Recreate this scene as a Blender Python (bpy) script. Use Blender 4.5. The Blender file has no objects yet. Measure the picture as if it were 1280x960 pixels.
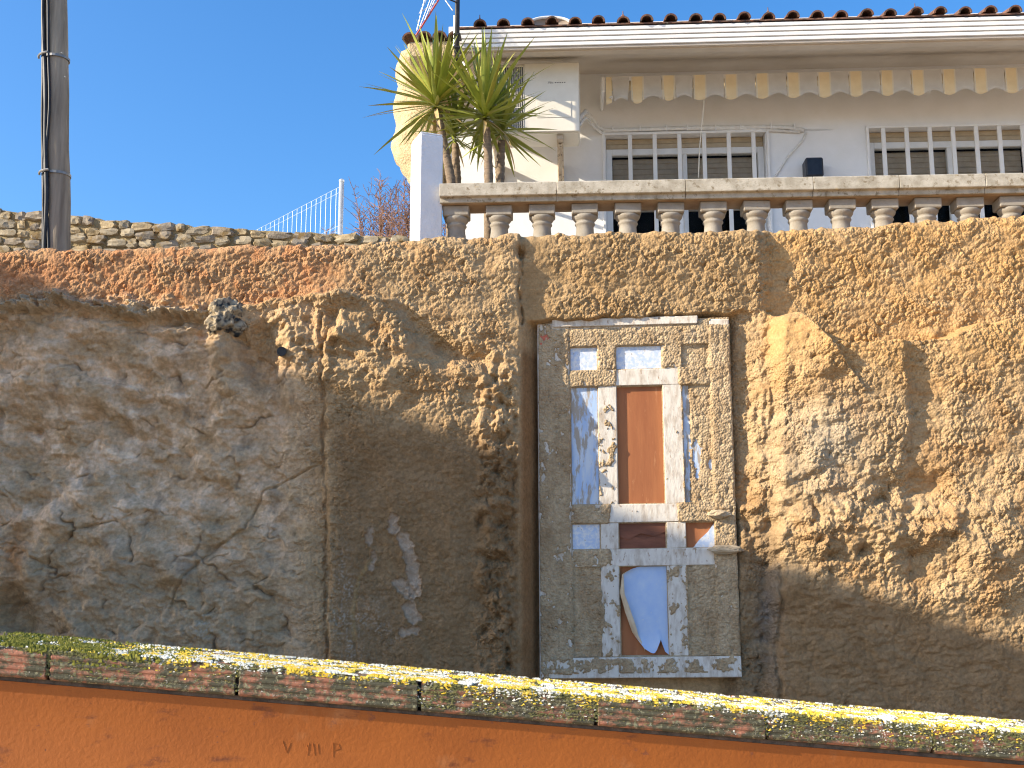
import bpy, bmesh, math, random
import numpy as np
from mathutils import Vector, Matrix

# ------------------------------------------------------------------ camera, sky, sun, exposure
EYE = Vector((0.0, 0.0, 1.6)); PITCH = math.radians(10.0); FPX = 1400.0
SUN_D = Vector((0.86, 0.283, -0.425)).normalized()      # direction the sunlight travels
scene = bpy.context.scene
col = scene.collection
cam_d = bpy.data.cameras.new('camera'); cam = bpy.data.objects.new('camera', cam_d); col.objects.link(cam)
cam.location = EYE; cam.rotation_euler = (math.radians(90) + PITCH, 0, 0)
cam_d.sensor_width = 36.0; cam_d.lens = 36.0 * FPX / 1280.0; cam_d.clip_start = 0.05; cam_d.clip_end = 3000
scene.camera = cam

world = bpy.data.worlds.new('World'); scene.world = world; world.use_nodes = True
wn = world.node_tree.nodes; wl = world.node_tree.links
for n in list(wn): wn.remove(n)
sky = wn.new('ShaderNodeTexSky'); sky.sky_type = 'NISHITA'; sky.sun_disc = False
sky.sun_elevation = math.asin(-SUN_D.z); sky.sun_rotation = math.atan2(-SUN_D.x, -SUN_D.y)
sky.altitude = 0; sky.air_density = 1.0; sky.dust_density = 2.0; sky.ozone_density = 5.0
bg = wn.new('ShaderNodeBackground'); bg.inputs['Strength'].default_value = 0.138
wo = wn.new('ShaderNodeOutputWorld'); hs = wn.new('ShaderNodeHueSaturation'); hs.inputs['Saturation'].default_value = 1.2
wl.new(sky.outputs[0], hs.inputs['Color']); wl.new(hs.outputs[0], bg.inputs[0]); wl.new(bg.outputs[0], wo.inputs[0])

sun_d = bpy.data.lights.new('sun', 'SUN'); sun_d.energy = 4.05; sun_d.angle = math.radians(0.55); sun_d.color = (1.0, 0.87, 0.68)
sun = bpy.data.objects.new('sun', sun_d); col.objects.link(sun)
sun.rotation_euler = SUN_D.to_track_quat('-Z', 'Y').to_euler(); sun.location = (-20, -8, 12)

scene.view_settings.view_transform = 'Standard'; scene.view_settings.look = 'None'
scene.view_settings.gamma = 1.0; scene.view_settings.use_curve_mapping = False
scene.view_settings.exposure = 1.12
scene.render.engine = 'CYCLES'; scene.cycles.filter_width = 1.15; scene.cycles.use_denoising = True
random.seed(7); rng = np.random.default_rng(11)

# ------------------------------------------------------------------ helpers
CP, SP = math.cos(PITCH), math.sin(PITCH)
def ray(px, py):
    xc = (px - 640.0) / FPX; yc = (480.0 - py) / FPX
    return Vector((xc, CP - yc * SP, SP + yc * CP))
def P(px, py, Y):
    d = ray(px, py); return EYE + d * (Y / d.y)
class Frame:
    """upright frame turned about z: local x along the facade, local y away from the viewer, z = world height"""
    def __init__(s, o, deg):
        s.o = Vector((o[0], o[1], 0)); a = math.radians(deg); s.a = a
        s.x = Vector((math.cos(a), math.sin(a), 0)); s.y = Vector((-math.sin(a), math.cos(a), 0))
    def L(s, px, py, yl=0.0):
        d = ray(px, py); t = (yl - (EYE - s.o).dot(s.y)) / d.dot(s.y); p = EYE + d * t
        return Vector(((p - s.o).dot(s.x), yl, p.z))
    def W(s, x, y, z): return s.o + s.x * x + s.y * y + Vector((0, 0, z))

class MB:
    def __init__(s): s.v = []; s.f = []
    def add(s, vs, fs):
        o = len(s.v); s.v += [tuple(v) for v in vs]; s.f += [tuple(i + o for i in f) for f in fs]; return s
    def hexa(s, p):       # 0-3 front (ccw from outside), 4-7 back
        return s.add(p, [(0,1,2,3), (7,6,5,4), (4,5,1,0), (3,2,6,7), (5,6,2,1), (4,0,3,7)])
    def box(s, x0, x1, y0, y1, z0, z1):
        return s.hexa([(x0,y0,z0), (x1,y0,z0), (x1,y0,z1), (x0,y0,z1), (x0,y1,z0), (x1,y1,z0), (x1,y1,z1), (x0,y1,z1)])
    def tube(s, pts, rad, n=8, caps=True):
        pts = [Vector(p) for p in pts]; k = len(pts)
        if not hasattr(rad, '__len__'): rad = [rad] * k
        vs = []; up = None
        for i, p in enumerate(pts):
            t = (pts[min(i+1, k-1)] - pts[max(i-1, 0)]).normalized()
            if up is None: up = Vector((0,0,1)) if abs(t.z) < .9 else Vector((1,0,0))
            a = t.cross(up).normalized(); b = a.cross(t).normalized(); up = b
            for j in range(n):
                q = 2*math.pi*j/n; vs.append(p + (a*math.cos(q) + b*math.sin(q)) * rad[i])
        fs = [(i*n+j, i*n+(j+1)%n, (i+1)*n+(j+1)%n, (i+1)*n+j) for i in range(k-1) for j in range(n)]
        if caps: fs += [tuple(range(n))[::-1], tuple(range((k-1)*n, k*n))]
        return s.add(vs, fs)
    def lathe(s, prof, n=16, c=(0,0,0)):
        vs = [(c[0]+r*math.cos(2*math.pi*j/n), c[1]+r*math.sin(2*math.pi*j/n), c[2]+z) for r, z in prof for j in range(n)]
        k = len(prof)
        fs = [(i*n+j, i*n+(j+1)%n, (i+1)*n+(j+1)%n, (i+1)*n+j) for i in range(k-1) for j in range(n)]
        fs += [tuple(range(n))[::-1], tuple(range((k-1)*n, k*n))]
        return s.add(vs, fs)
    def extrude_x(s, prof, x0, x1, dz=0.0, steps=1):   # prof: closed list of (y, z); dz = rise per unit x
        k = len(prof); vs = []
        for i in range(steps+1):
            x = x0 + (x1-x0)*i/steps; vs += [(x, y, z + dz*x) for y, z in prof]
        fs = [(i*k+j, i*k+(j+1)%k, (i+1)*k+(j+1)%k, (i+1)*k+j) for i in range(steps) for j in range(k)]
        fs += [tuple(range(k))[::-1], tuple(range(steps*k, (steps+1)*k))]
        return s.add(vs, fs)
    def mesh(s, name, bevel=0, smooth=False):
        me = bpy.data.meshes.new(name); me.from_pydata(s.v, [], s.f)
        bm = bmesh.new(); bm.from_mesh(me)
        bmesh.ops.recalc_face_normals(bm, faces=bm.faces)
        if bevel: bmesh.ops.bevel(bm, geom=bm.edges[:], offset=bevel, segments=1, affect='EDGES', clamp_overlap=True)
        bm.to_mesh(me); bm.free()
        if smooth: me.polygons.foreach_set('use_smooth', [True]*len(me.polygons))
        return me
    def build(s, name, mat, parent=None, bevel=0, smooth=False):
        return link(name, s.mesh(name, bevel, smooth), mat, parent)
def link(name, me, mat, parent=None):
    o = bpy.data.objects.new(name, me); col.objects.link(o)
    if mat is not None and not me.materials: me.materials.append(mat)
    if parent is not None: o.parent = parent
    return o
def empty(name, loc, rz=0.0):
    o = bpy.data.objects.new(name, None); col.objects.link(o); o.location = loc; o.rotation_euler = (0,0,rz); o.empty_display_size = .1
    return o
def tag(o, label=None, cat=None, group=None, kind=None):
    for k, v in (('label', label), ('category', cat), ('group', group), ('kind', kind)):
        if v: o[k] = v
    return o
def np_mesh(name, V, F, mat, parent=None, smooth=True, attrs=None):
    """V (n,3), F (m,4) numpy"""
    me = bpy.data.meshes.new(name); n = len(V); m = len(F); k = F.shape[1]
    me.vertices.add(n); me.vertices.foreach_set('co', np.ascontiguousarray(V, np.float32).ravel())
    me.loops.add(m*k); me.loops.foreach_set('vertex_index', np.ascontiguousarray(F, np.int32).ravel())
    me.polygons.add(m); me.polygons.foreach_set('loop_start', np.arange(0, m*k, k, dtype=np.int32))
    me.polygons.foreach_set('loop_total', np.full(m, k, np.int32))
    me.polygons.foreach_set('use_smooth', np.full(m, smooth, bool))
    me.update(calc_edges=True)
    for an, arr in (attrs or {}).items():
        a = me.color_attributes.new(an, 'FLOAT_COLOR', 'POINT')
        c = np.ones((n, 4), np.float32); c[:, :arr.shape[1]] = arr; a.data.foreach_set('color', c.ravel())
    me.validate()
    return link(name, me, mat, parent)
def grid_faces(nr, nc):
    i = np.arange(nr-1)[:, None]*nc + np.arange(nc-1)[None, :]
    i = i.ravel(); return np.stack([i, i+1, i+1+nc, i+nc], 1)

# numpy noise
def _h(ix, iy, s):
    h = (ix.astype(np.int64)*374761393 + iy.astype(np.int64)*668265263 + s*2147483647) & 0xffffffff
    h = ((h ^ (h >> 13))*1274126177) & 0xffffffff
    return (h ^ (h >> 16)) & 0xffffff
def noise(x, y, s=0):
    x0 = np.floor(x); y0 = np.floor(y); fx = x-x0; fy = y-y0
    def g(a, b):
        q = _h(x0+a, y0+b, s)/0xffffff*2*np.pi
        return np.cos(q)*(fx-a) + np.sin(q)*(fy-b)
    u = fx*fx*fx*(fx*(fx*6-15)+10); w = fy*fy*fy*(fy*(fy*6-15)+10)
    a = g(0,0)*(1-u)+g(1,0)*u; b = g(0,1)*(1-u)+g(1,1)*u
    return (a*(1-w)+b*w)*1.5
def fbm(x, y, o=4, s=0, gain=.5):
    t = 0; a = 1; n = 0
    for i in range(o): t = t + a*noise(x*2**i+17*i, y*2**i-9*i, s+i); n += a; a *= gain
    return t/n
def worley(x, y, s=0, ids=False):
    x0 = np.floor(x); y0 = np.floor(y); d1 = np.full(x.shape, 9.0); d2 = d1.copy(); idv = np.zeros(x.shape)
    for a in (-1,0,1):
        for b in (-1,0,1):
            hx = _h(x0+a, y0+b, s)/0xffffff; hy = _h(x0+a, y0+b, s+51)/0xffffff
            d = np.hypot(x0+a+hx-x, y0+b+hy-y)
            if ids: idv = np.where(d < d1, _h(x0+a, y0+b, s+97)/0xffffff, idv)
            d2 = np.minimum(d2, np.maximum(d, d1)); d1 = np.minimum(d1, d)
    return (d1, d2, idv) if ids else (d1, d2)
def ss(a, b, x):
    t = np.clip((x-a)/(b-a), 0, 1); return t*t*(3-2*t)
def gau(u, v, cx, cy, rx, ry): return np.exp(-((u-cx)/rx)**2 - ((v-cy)/ry)**2)
def polydist(u, v, pts):
    d = np.full(u.shape, 1e9)
    for (x0,y0), (x1,y1) in zip(pts[:-1], pts[1:]):
        dx, dy = x1-x0, y1-y0; L = dx*dx+dy*dy
        t = np.clip(((u-x0)*dx+(v-y0)*dy)/max(L, 1e-9), 0, 1)
        d = np.minimum(d, np.hypot(u-x0-t*dx, v-y0-t*dy))
    return d

# ------------------------------------------------------------------ materials
def new_mat(name):
    m = bpy.data.materials.new(name); m.use_nodes = True
    nt = m.node_tree; b = nt.nodes['Principled BSDF']; return m, nt, b
def ramp(nt, fac, stops):
    r = nt.nodes.new('ShaderNodeValToRGB'); e = r.color_ramp.elements
    while len(e) < len(stops): e.new(.5)
    for i, (p, c) in enumerate(stops): e[i].position = p; e[i].color = (*c, 1)
    nt.links.new(fac, r.inputs[0]); return r.outputs[0]
def tex(nt, scale, detail=4, rough=.55, stretch=None, kind='noise', coord='pos', dist=0.0):
    if coord == 'pos': src = nt.nodes.new('ShaderNodeNewGeometry').outputs['Position']
    else: src = nt.nodes.new('ShaderNodeTexCoord').outputs['Object']
    if stretch:
        mp = nt.nodes.new('ShaderNodeMapping'); mp.inputs['Scale'].default_value = stretch
        nt.links.new(src, mp.inputs[0]); src = mp.outputs[0]
    if kind == 'noise':
        t = nt.nodes.new('ShaderNodeTexNoise'); t.inputs['Scale'].default_value = scale; t.inputs['Detail'].default_value = detail
        t.inputs['Roughness'].default_value = rough; t.inputs['Distortion'].default_value = dist; nt.links.new(src, t.inputs['Vector']); return t.outputs[0]
    t = nt.nodes.new('ShaderNodeTexVoronoi'); t.inputs['Scale'].default_value = scale; nt.links.new(src, t.inputs['Vector']); return t.outputs['Distance']
def mix(nt, fac, a, b, mode='MIX'):
    m = nt.nodes.new('ShaderNodeMix'); m.data_type = 'RGBA'; m.blend_type = mode
    for sock, val in ((m.inputs[0], fac), (m.inputs[6], a), (m.inputs[7], b)):
        if hasattr(val, 'node'): nt.links.new(val, sock)
        else: sock.default_value = val if not isinstance(val, tuple) else (*val, 1)
    return m.outputs[2]
def bump(nt, b, h, strength, dist):
    n = nt.nodes.new('ShaderNodeBump'); n.inputs['Strength'].default_value = strength; n.inputs['Distance'].default_value = dist
    nt.links.new(h, n.inputs['Height']); nt.links.new(n.outputs[0], b.inputs['Normal'])
def M(name, c1, c2=None, scale=8, rough=.8, lo=.35, hi=.65, bs=0, bscale=60, bdist=.004, stretch=None, metal=0, spec=.3, extra=None):
    m, nt, b = new_mat(name)
    b.inputs['Roughness'].default_value = rough; b.inputs['Metallic'].default_value = metal
    b.inputs['Specular IOR Level'].default_value = spec
    if c2 is None: b.inputs['Base Color'].default_value = (*c1, 1)
    else:
        c = ramp(nt, tex(nt, scale, 6, .6, stretch), [(lo, c1), (hi, c2)])
        if extra:      # (colour, scale, lo, hi, stretch) spots over the rest
            for (ec, es, elo, ehi, est) in extra:
                k = ramp(nt, tex(nt, es, 5, .65, est), [(elo, (0,0,0)), (ehi, (1,1,1))]); c = mix(nt, k, c, ec)
        nt.links.new(c, b.inputs['Base Color'])
    if bs: bump(nt, b, tex(nt, bscale, 4, .6, stretch), bs, bdist)
    return m

def vcol_mat(name, bs=.8, bscale=130, bdist=.005, grain=2.2):
    m, nt, b = new_mat(name); b.inputs['Roughness'].default_value = .95; b.inputs['Specular IOR Level'].default_value = .15
    a = nt.nodes.new('ShaderNodeVertexColor'); a.layer_name = 'albedo'
    v = ramp(nt, tex(nt, 45, 6, .7), [(.3, (.72,.70,.68)), (.7, (1.2,1.2,1.2))])
    v2 = ramp(nt, tex(nt, 7, 5, .6), [(.3, (.86,.84,.80)), (.7, (1.1,1.1,1.1))])
    c = mix(nt, 1.0, a.outputs[0], v, 'MULTIPLY'); c = mix(nt, 1.0, c, v2, 'MULTIPLY')
    nt.links.new(c, b.inputs['Base Color'])
    h1 = tex(nt, bscale, 5, .7); h2 = tex(nt, 78, kind='voronoi')
    mm = nt.nodes.new('ShaderNodeMath'); mm.operation = 'MULTIPLY'; nt.links.new(h2, mm.inputs[0]); nt.links.new(a.outputs[1], mm.inputs[1])
    m2 = nt.nodes.new('ShaderNodeMath'); m2.operation = 'MULTIPLY_ADD'; nt.links.new(mm.outputs[0], m2.inputs[0]); m2.inputs[1].default_value = -grain; nt.links.new(h1, m2.inputs[2])
    bump(nt, b, m2.outputs[0], bs, bdist)
    return m
m_rock = vcol_mat('rock_render')
m_coat = vcol_mat('plaster_coat')
m_ground = M('lane_paving', (.52,.37,.23), (.58,.43,.28), 3, .9, bs=.3)
m_terr = M('terrace_floor', (.50,.47,.42), (.56,.53,.48), 3, .9)

# ------------------------------------------------------------------ the ground
g = MB().box(-400, 400, -400, 400, -.5, 0.0).build('ground', m_ground)
tag(g, 'warm beige paved lane below the rock face', 'ground', kind='structure')
t_ = MB().box(-60, 60, 6.75, 60, .02, 3.02).build('terrace_ground', m_terr)
tag(t_, 'level terrace ground on top of the rock face', 'terrace', kind='structure')

# ------------------------------------------------------------------ the rock face (one displaced sheet)
Y0 = 6.4; YR = 6.18      # plane of the door, mean plane of the rock
def plane_xz(u, v):     # pixel on the upright reference plane y = Y0 -> x, z
    xc = (u-640.0)/FPX; yc = (480.0-v)/FPX; dy = CP - yc*SP
    return xc*YR/dy, EYE.z + (SP+yc*CP)*YR/dy
TOPX = [-700,-200,0,60,120,180,250,330,400,520,600,650,800,955,1100,1180,1280,1480,2000]
TOPV = [325,318,312,308,309,304,305,300,300,291,286,282,278,274,267,260,256,248,237]
BBX = [-700,-200,0,30,75,150,200,250,330,420,500,530,570,640,660,800,958,1005,1035,1060,1180,1215,1280,1480,2000]
BBV = [386,385,384,374,368,380,383,386,375,362,372,382,400,410,394,389,381,387,424,427,422,407,394,386,382]
TU = [-700,-100,0,100,200,252,275,340,360,402,411,480,560,600,648,676,912,935,964,984,1035,1124,1138,1200,1280,1400,2000]
TV = [395,430,470,520,600,660,720,800,900]
TD = np.array([
 [19,19,19,20,19,19,21,21,22,22,22,21,12,12,11,-6,-6,1,6,14,22,23,22,25,26,27,27],
 [15,15,15,17,16,13,22,14,24,24.5,24.5,24,14,13,10,-6,-6,1.5,7,16,27,30,25,29,30,30,30],
 [10,10,11,14,11,9,20,11,23.5,24,24.5,24.5,20,17,12,-6,-6,2,8,17,26,29,24,28,30,30,30],
 [3,3,4,6,3,7,13,12,17,18,20,21,19.5,17,14.5,-6,-6,2.5,8,17,24.5,27.5,23.5,27,29,30,30],
 [5,5,6,8,4,8,9,10,12,13,17,18,19,17.5,15,-6,-6,3,9,16.5,22,24.5,22,25,28,29,29],
 [4,4,5,9,9,9,10,11,12,13,17,17,19,17.5,15,-6,-6,3,7,16,22,24,23,25.5,27.5,28,28],
 [6,6,6,11,11,10,11,12,13,14,18.5,18,19,17.5,15,-6,-6,3,4,12,16,19,20,23,25,26,26],
 [6,6,3,12,13,12,12,13,14,15,19.5,18.5,19,17.5,15,-6,-6,3,1,10,13,15,16,18,20,22,22],
 [6,6,6,12,13,12,12,13,14,15,19.5,18.5,19,17.5,15,-6,-6,3,1,10,13,15,16,18,20,22,22]])/100.0
def table(u, v):
    r = np.clip(np.interp(v, TV, range(len(TV))), 0, len(TV)-1.001); r0 = np.floor(r).astype(int); f = r-r0
    c = np.clip(np.interp(u, TU, range(len(TU))), 0, len(TU)-1.001); c0 = np.floor(c).astype(int); h = c-c0
    f = f*f*(3-2*f); h = h*h*(3-2*h)
    return (TD[r0,c0]*(1-f)+TD[r0+1,c0]*f)*(1-h) + (TD[r0,c0+1]*(1-f)+TD[r0+1,c0+1]*f)*h
def rock_depth(u, v):
    """protrusion towards the lane in metres and albedo, from reference-plane coordinates"""
    w1 = fbm(u/70, v/70, 4, 3); w2 = fbm(u/70, v/70, 4, 9)
    calm = ss(640, 690, u)*(1-ss(905, 935, u))*ss(385, 410, v)      # keep the door niche straight
    near = np.maximum(calm, ss(628, 650, u)*(1-ss(676, 700, u))*.85)
    uw = u + 13*w1*(1-near); vw = v + 11*w2*(1-near)
    Bb = np.interp(uw, BBX, BBV) + 5*noise(u/22, v*0+3, 5)*(1-calm)
    band = np.interp(u + 4*noise(v/14, u/30, 6), [-700,0,250,420,520,600,630,650,653,664,950,957,975,1040,1280,2000],
                     [.21,.20,.175,.155,.135,.115,.115,.11,.068,.066,.064,.060,-.005,.0,.035,.06])
    band = band - .0002*(v-340)*ss(652,662,u)*(1-ss(950,960,u)) + .018*fbm(u/90, v/60, 3, 21)
    tab = table(uw, vw)
    # the channel that runs down from the band to the door head
    ch = polydist(u+6*w1, v+6*w2, [(505,383),(535,418),(565,438),(600,446)])
    tab = tab - .075*np.exp(-(ch/11)**2)
    left = 1-ss(240, 275, u)
    vj = v + left*(17*fbm(u/30, v/15, 4, 49) + 5*noise(u/7, v/6, 50))
    w = 1-ss(-3, 4, vj-Bb)
    tab = tab + .055*left*np.exp(-((vj-Bb-4)/8.0)**2)*(1+.7*noise(u/16, v/24, 31)+.4*noise(u/6, v/7, 32)) - .03*left*np.exp(-((vj-Bb-19)/9.0)**2)
    shelf = ss(1030, 1045, u)
    D = band*w + tab*(1-w)
    # slab left of the shelf that throws the small triangular shadow
    slab = (1-ss(-3, 3, (u-1010)-(v-393)*.72))*ss(968,985,u)*ss(388,396,v)*(1-ss(455,500,v)); D = D + .05*slab
    # hollows and bulges
    D = D - .05*gau(uw, vw, 308, 446, 34, 28) + .06*gau(uw, vw, 312, 494, 50, 16)
    D = D + .06*gau(uw, vw, 270, 450, 13, 38) + .05*gau(uw, vw, 420, 372, 32, 13)
    D = D - .075*gau(uw, vw, 1140, 612, 55, 20) - .05*gau(uw, vw, 1160, 715, 32, 22) - .035*gau(uw, vw, 1046, 470, 26, 16)
    D = D + .04*gau(uw, vw, 1182, 412, 14, 8) + .05*gau(uw, vw, 1240, 690, 60, 50)
    D = D + .05*gau(uw, vw, 120, 700, 80, 40) + .04*gau(uw, vw, 60, 640, 26, 16) + .05*gau(uw, vw, 200, 505, 24, 16) + .045*gau(uw, vw, 145, 432, 46, 20)
    D = D + .05*gau(uw, vw, 70, 500, 60, 40) - .04*gau(uw, vw, 150, 545, 14, 26) - .16*gau(u, v, -4, 765, 19, 30)
    # lumps, strongest in the torn shotcrete
    lump = np.zeros_like(u) + .10
    lump += 1.0*gau(u, v, 390, 425, 105, 52) + .9*gau(u, v, 1130, 665, 160, 60) + .45*gau(u, v, 560, 440, 70, 45) + .5*gau(u, v, 1010, 600, 40, 90)
    lump += .55*(1-ss(270, 330, u))*(ss(0, 30, v-Bb)) + .9*ss(588, 612, u)*(1-ss(640, 652, u))*ss(430, 460, v) + .5*ss(920,940,u)*(1-ss(968,985,u))
    lump *= ss(-6, 10, v-Bb)*(1-calm)
    f1, f2 = worley(uw/30, vw/26, 71); b1 = np.sqrt(np.clip(1-f1*f1*1.1, 0, 1))
    g1, g2 = worley(uw/13+.3*w1, vw/13, 72); b2 = np.sqrt(np.clip(1-g1*g1*1.1, 0, 1))
    rough_edge = ss(585, 608, u)*(1-ss(645, 655, u))*ss(400, 450, v) + gau(u, v, 1120, 650, 170, 90) + gau(u, v, 390, 425, 110, 60) + .5*gau(u, v, 950, 600, 25, 200)
    D = D + lump*(.075*(b1-.7) + .075*fbm(uw/38, vw/34, 4, 41)) + .040*np.clip(rough_edge, 0, 1)*(b2-.65)*(1-calm)
    lip = left*np.exp(-((vj-Bb-6)/11.0)**2)
    D = D + lip*(.055*(b2-.6) + .05*fbm(u/20, v/14, 4, 43) + .04*(b1-.6))
    col_ = ss(586, 606, u)*(1-ss(642, 650, u))*ss(436, 470, v); pit = np.clip(-fbm(u/11, v/15, 3, 44)-.05, 0, 1)
    D = D - col_*.07*pit + col_*.04*fbm(u/22, v/26, 4, 46) - gau(u, v, 390, 430, 100, 50)*.10*np.clip(-fbm(u/17, v/19, 3, 45)-.10, 0, 1)
    under = left*np.exp(-((v-Bb-18)/14.0)**2); D = D + under*(.035*fbm(u/13, v/9, 4, 47) + .05*fbm(u/40, v/12, 3, 48) + .02*(b2-.6))
    # limestone relief with creases on the left
    lime = (1-ss(330, 420, u))*ss(4, 18, v-Bb)*(1-gau(u, v, 330, 420, 60, 50))
    n1 = fbm(uw/95, vw/75, 3, 61); bx_, by_ = u+26*w1+5*noise(u/13, v/13, 62), v+22*w2+5*noise(u/13, v/13, 63)
    k1, k2, kid = worley(bx_/96, by_/54, 66, True); j1, j2, jid = worley(bx_/36, by_/19, 67, True); crk = ss(.02, .28, fbm(u/42, v/34, 3, 74)); crj = ss(.05, .3, fbm(u/36, v/30, 3, 75))
    e1 = np.clip((k2-k1)*4, 0, 1)**.6; e2 = np.clip((j2-j1)*5, 0, 1); frac = ss(-.15, .3, fbm(u/60, v/60, 3, 68))
    D = D + lime*(.075*n1 + .055*(kid-.5)*e1 + .010*crk*(e1-1) + (.35+.65*frac)*(.030*(jid-.5)*e2 + .004*crj*(e2-1)) + .016*fbm(u/26, v/22, 4, 69) + .004*fbm(u/8, v/7, 2, 70) - .016*crk*np.exp(-((k2-k1)/.035)**2) - .012*crj*np.exp(-((j2-j1)/.05)**2) + .022*fbm(u/48, v/20, 4, 76))
    smo = ss(410, 440, u)*(1-ss(590, 615, u))*ss(480, 540, v); D = D + smo*(.02*fbm(u/60, v/75, 4, 85) + .005*fbm(u/16, v/11, 3, 86))
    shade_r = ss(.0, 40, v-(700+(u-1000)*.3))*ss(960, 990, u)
    cr2 = np.abs(fbm(uw/60, vw/30, 4, 88)); D = D + shade_r*(.03*fbm(uw/80, vw/45, 4, 89) + .008*np.minimum(cr2*6, 1))
    # cracks, joints
    for pts, wd, dp in ([(206,762),(210,742),(232,712),(262,684),(300,660),(322,612),(352,600),(398,577)], 1.5, .022), \
                       ([(402,395),(404,470),(402,560),(406,640),(404,720),(408,830)], 2.5, .025), \
                       ([(650,298),(652,330),(648,352),(652,398)], 1.6, .03), ([(980,690),(984,760),(980,820),(985,900)], 4, .03), \
                       ([(452,718),(444,750),(442,800),(446,840)], 1.6, .008), ([(1010,890),(1022,820),(1030,800)], 1.0, .004), \
                       ([(260,684),(330,690),(398,690)], 1.2, .008), ([(20,590),(48,598)], 3, .02), ([(958,300),(960,340),(955,388)], 1.6, .006):
        d = polydist(u+3*noise(u/12, v/12, 91), v+3*noise(u/12, v/12, 92), pts); D = D - dp*np.exp(-(d/wd)**2)
    hole = gau(u, v, 651, 306, 4, 7); D = D - .09*hole
    for k in range(4): D = D + .012*np.exp(-((u-937-9*k+2*w1*6)/2.6)**2)*ss(470, 490, v)*(1-ss(520, 540, v))
    # vertical trowel runs on the right mass
    # sprayed grain
    grain = np.ones_like(u)
    grain *= 1-.72*lime
    grain *= 1-.5*ss(410, 440, u)*(1-ss(590, 615, u))*ss(0, 60, v-(490+.1*(u-400)))
    grain *= 1-.65*shade_r
    grain *= 1-.7*gau(u, v, 306, 445, 42, 34)
    grain *= 1-.5*gau(u, v, 985, 410, 40, 26)
    grain *= 1-.8*near
    p1, p2 = worley((u+3*noise(u/9,v/9,106))/5.6+.5*w1, (v+3*noise(u/9,v/9,107))/5.2, 101); q1, q2 = worley(u/3.2, v/3.2, 102)
    pb = np.sqrt(np.clip(1-p1*p1*1.25, 0, 1)); qb = np.sqrt(np.clip(1-q1*q1*1.2, 0, 1))
    patch = .45+.75*ss(-.35, .35, fbm(u/42, v/36, 4, 104))
    D = D + grain*patch*(.021*(pb-.6) + .009*(qb-.6)) + (.006*fbm(u/9, v/7, 4, 105) + .016*fbm(u/30, v/20, 3, 108)*grain)*(1-.5*near)
    # ---------------- albedo (own colours; the brown zones also carry the cast shade)
    def L(c): return np.array(c)[None, :]
    a = np.zeros((u.size, 3)); uf, vf = u.ravel(), v.ravel()
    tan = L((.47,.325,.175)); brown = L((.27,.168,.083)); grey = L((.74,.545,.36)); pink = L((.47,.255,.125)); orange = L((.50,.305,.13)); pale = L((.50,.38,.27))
    def lay(c, wgt):
        nonlocal a; wgt = np.clip(wgt, 0, 1).ravel()[:, None]; a = a*(1-wgt)+c*wgt
    lay(tan, np.ones_like(u))
    n5 = fbm(u/60, v/50, 4, 121); n6 = fbm(u/25, v/25, 4, 122); n7 = fbm(u/140, v/110, 3, 123)
    lay(L((.43,.26,.12)), .75*ss(-.1, .35, n5))
    inb = w
    lay(pink, inb*(1-ss(380, 480, u))*(.45+.9*n5+.3)); lay(L((.50,.235,.105)), inb*.8*ss(.05,.3,n6)*(1-ss(380,440,u)))
    lay(orange, ss(955, 970, u)*(1-ss(430, 520, v))*(.75+.8*n5)); lay(L((.40,.265,.13)), inb*.7*ss(645,660,u)*(1-ss(955,962,u)))
    lay(brown, ss(400, 430, u)*(1-ss(645, 655, u))*ss(-20, 60, v-(500+.1*(u-400)))*.85)  # brown laid below the cast shadow line: shade put into the colour
    lay(brown, shade_r*.8); lay(L((.26,.175,.095)), ss(905,925,u)*(1-ss(972,985,u))*ss(600,700,v)*.8)  # same painted shade, lower right and beside the door
    lay(grey, lime*(.78+1.0*n5)); lay(L((.94,.75,.54)), lime*.95*ss(.0,.35,n6+n5*.5)*gau(u,v,120,540,190,120))
    lay(L((.50,.33,.165)), lime*.5*ss(.08,.3,fbm(u/45,v/38,4,130))); lay(L((.40,.285,.165)), lime*ss(640,740,v)*.6); lay(L((.46,.34,.20)), lime*.5*ss(.02,.22,fbm(u/70,v/45,4,133))*(1-.7*gau(u,v,120,560,120,70)))
    lay(L((.16,.14,.115)), lime*.40*ss(.22,.42,fbm(u/40,v/60,5,131)))
    lay(L((.46,.40,.30)), .6*gau(u,v,1030,560,55,60))
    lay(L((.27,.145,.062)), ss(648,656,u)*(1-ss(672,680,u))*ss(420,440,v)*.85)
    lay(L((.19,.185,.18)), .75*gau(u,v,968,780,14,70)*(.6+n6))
    lay(L((.45,.235,.10)), .85*gau(u,v,6,690,16,34)); lay(L((.5,.235,.115)), .7*gau(u,v,30,345,70,22))
    fine = fbm(u/5, v/4.5, 3, 135); a *= (1+(.22*fine*lime).ravel()[:, None])
    lay(L((.12,.10,.08)), .55*lime*crk*np.exp(-((k2-k1)/.03)**2)); lay(L((.58,.46,.31)), .7*lip)
    # pale scars where the coat fell off, and lime bloom
    jag = 6*fbm(u/9, v/9, 3, 140)
    for pts, r in ([(492,648),(491,660)], 8), ([(461,664),(458,676)], 6), ([(504,672),(514,700),(518,738)], 9), ([(498,730),(512,742)], 9), ([(511,758),(517,772)], 9), ([(466,694),(462,708)], 5), ([(503,790),(520,788)], 6):
        d = polydist(u, v, pts)+jag; k = 1-ss(r-2, r, d); lay(pale, k*.9); D = D - .010*k + .006*np.exp(-((d-r)/2.0)**2)
    sp = ss(-.05, .35, fbm(u/3.1, v/3.1, 3, 141))*(.4+.9*ss(-.2,.3,fbm(u/24, v/30, 3, 142)))
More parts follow.
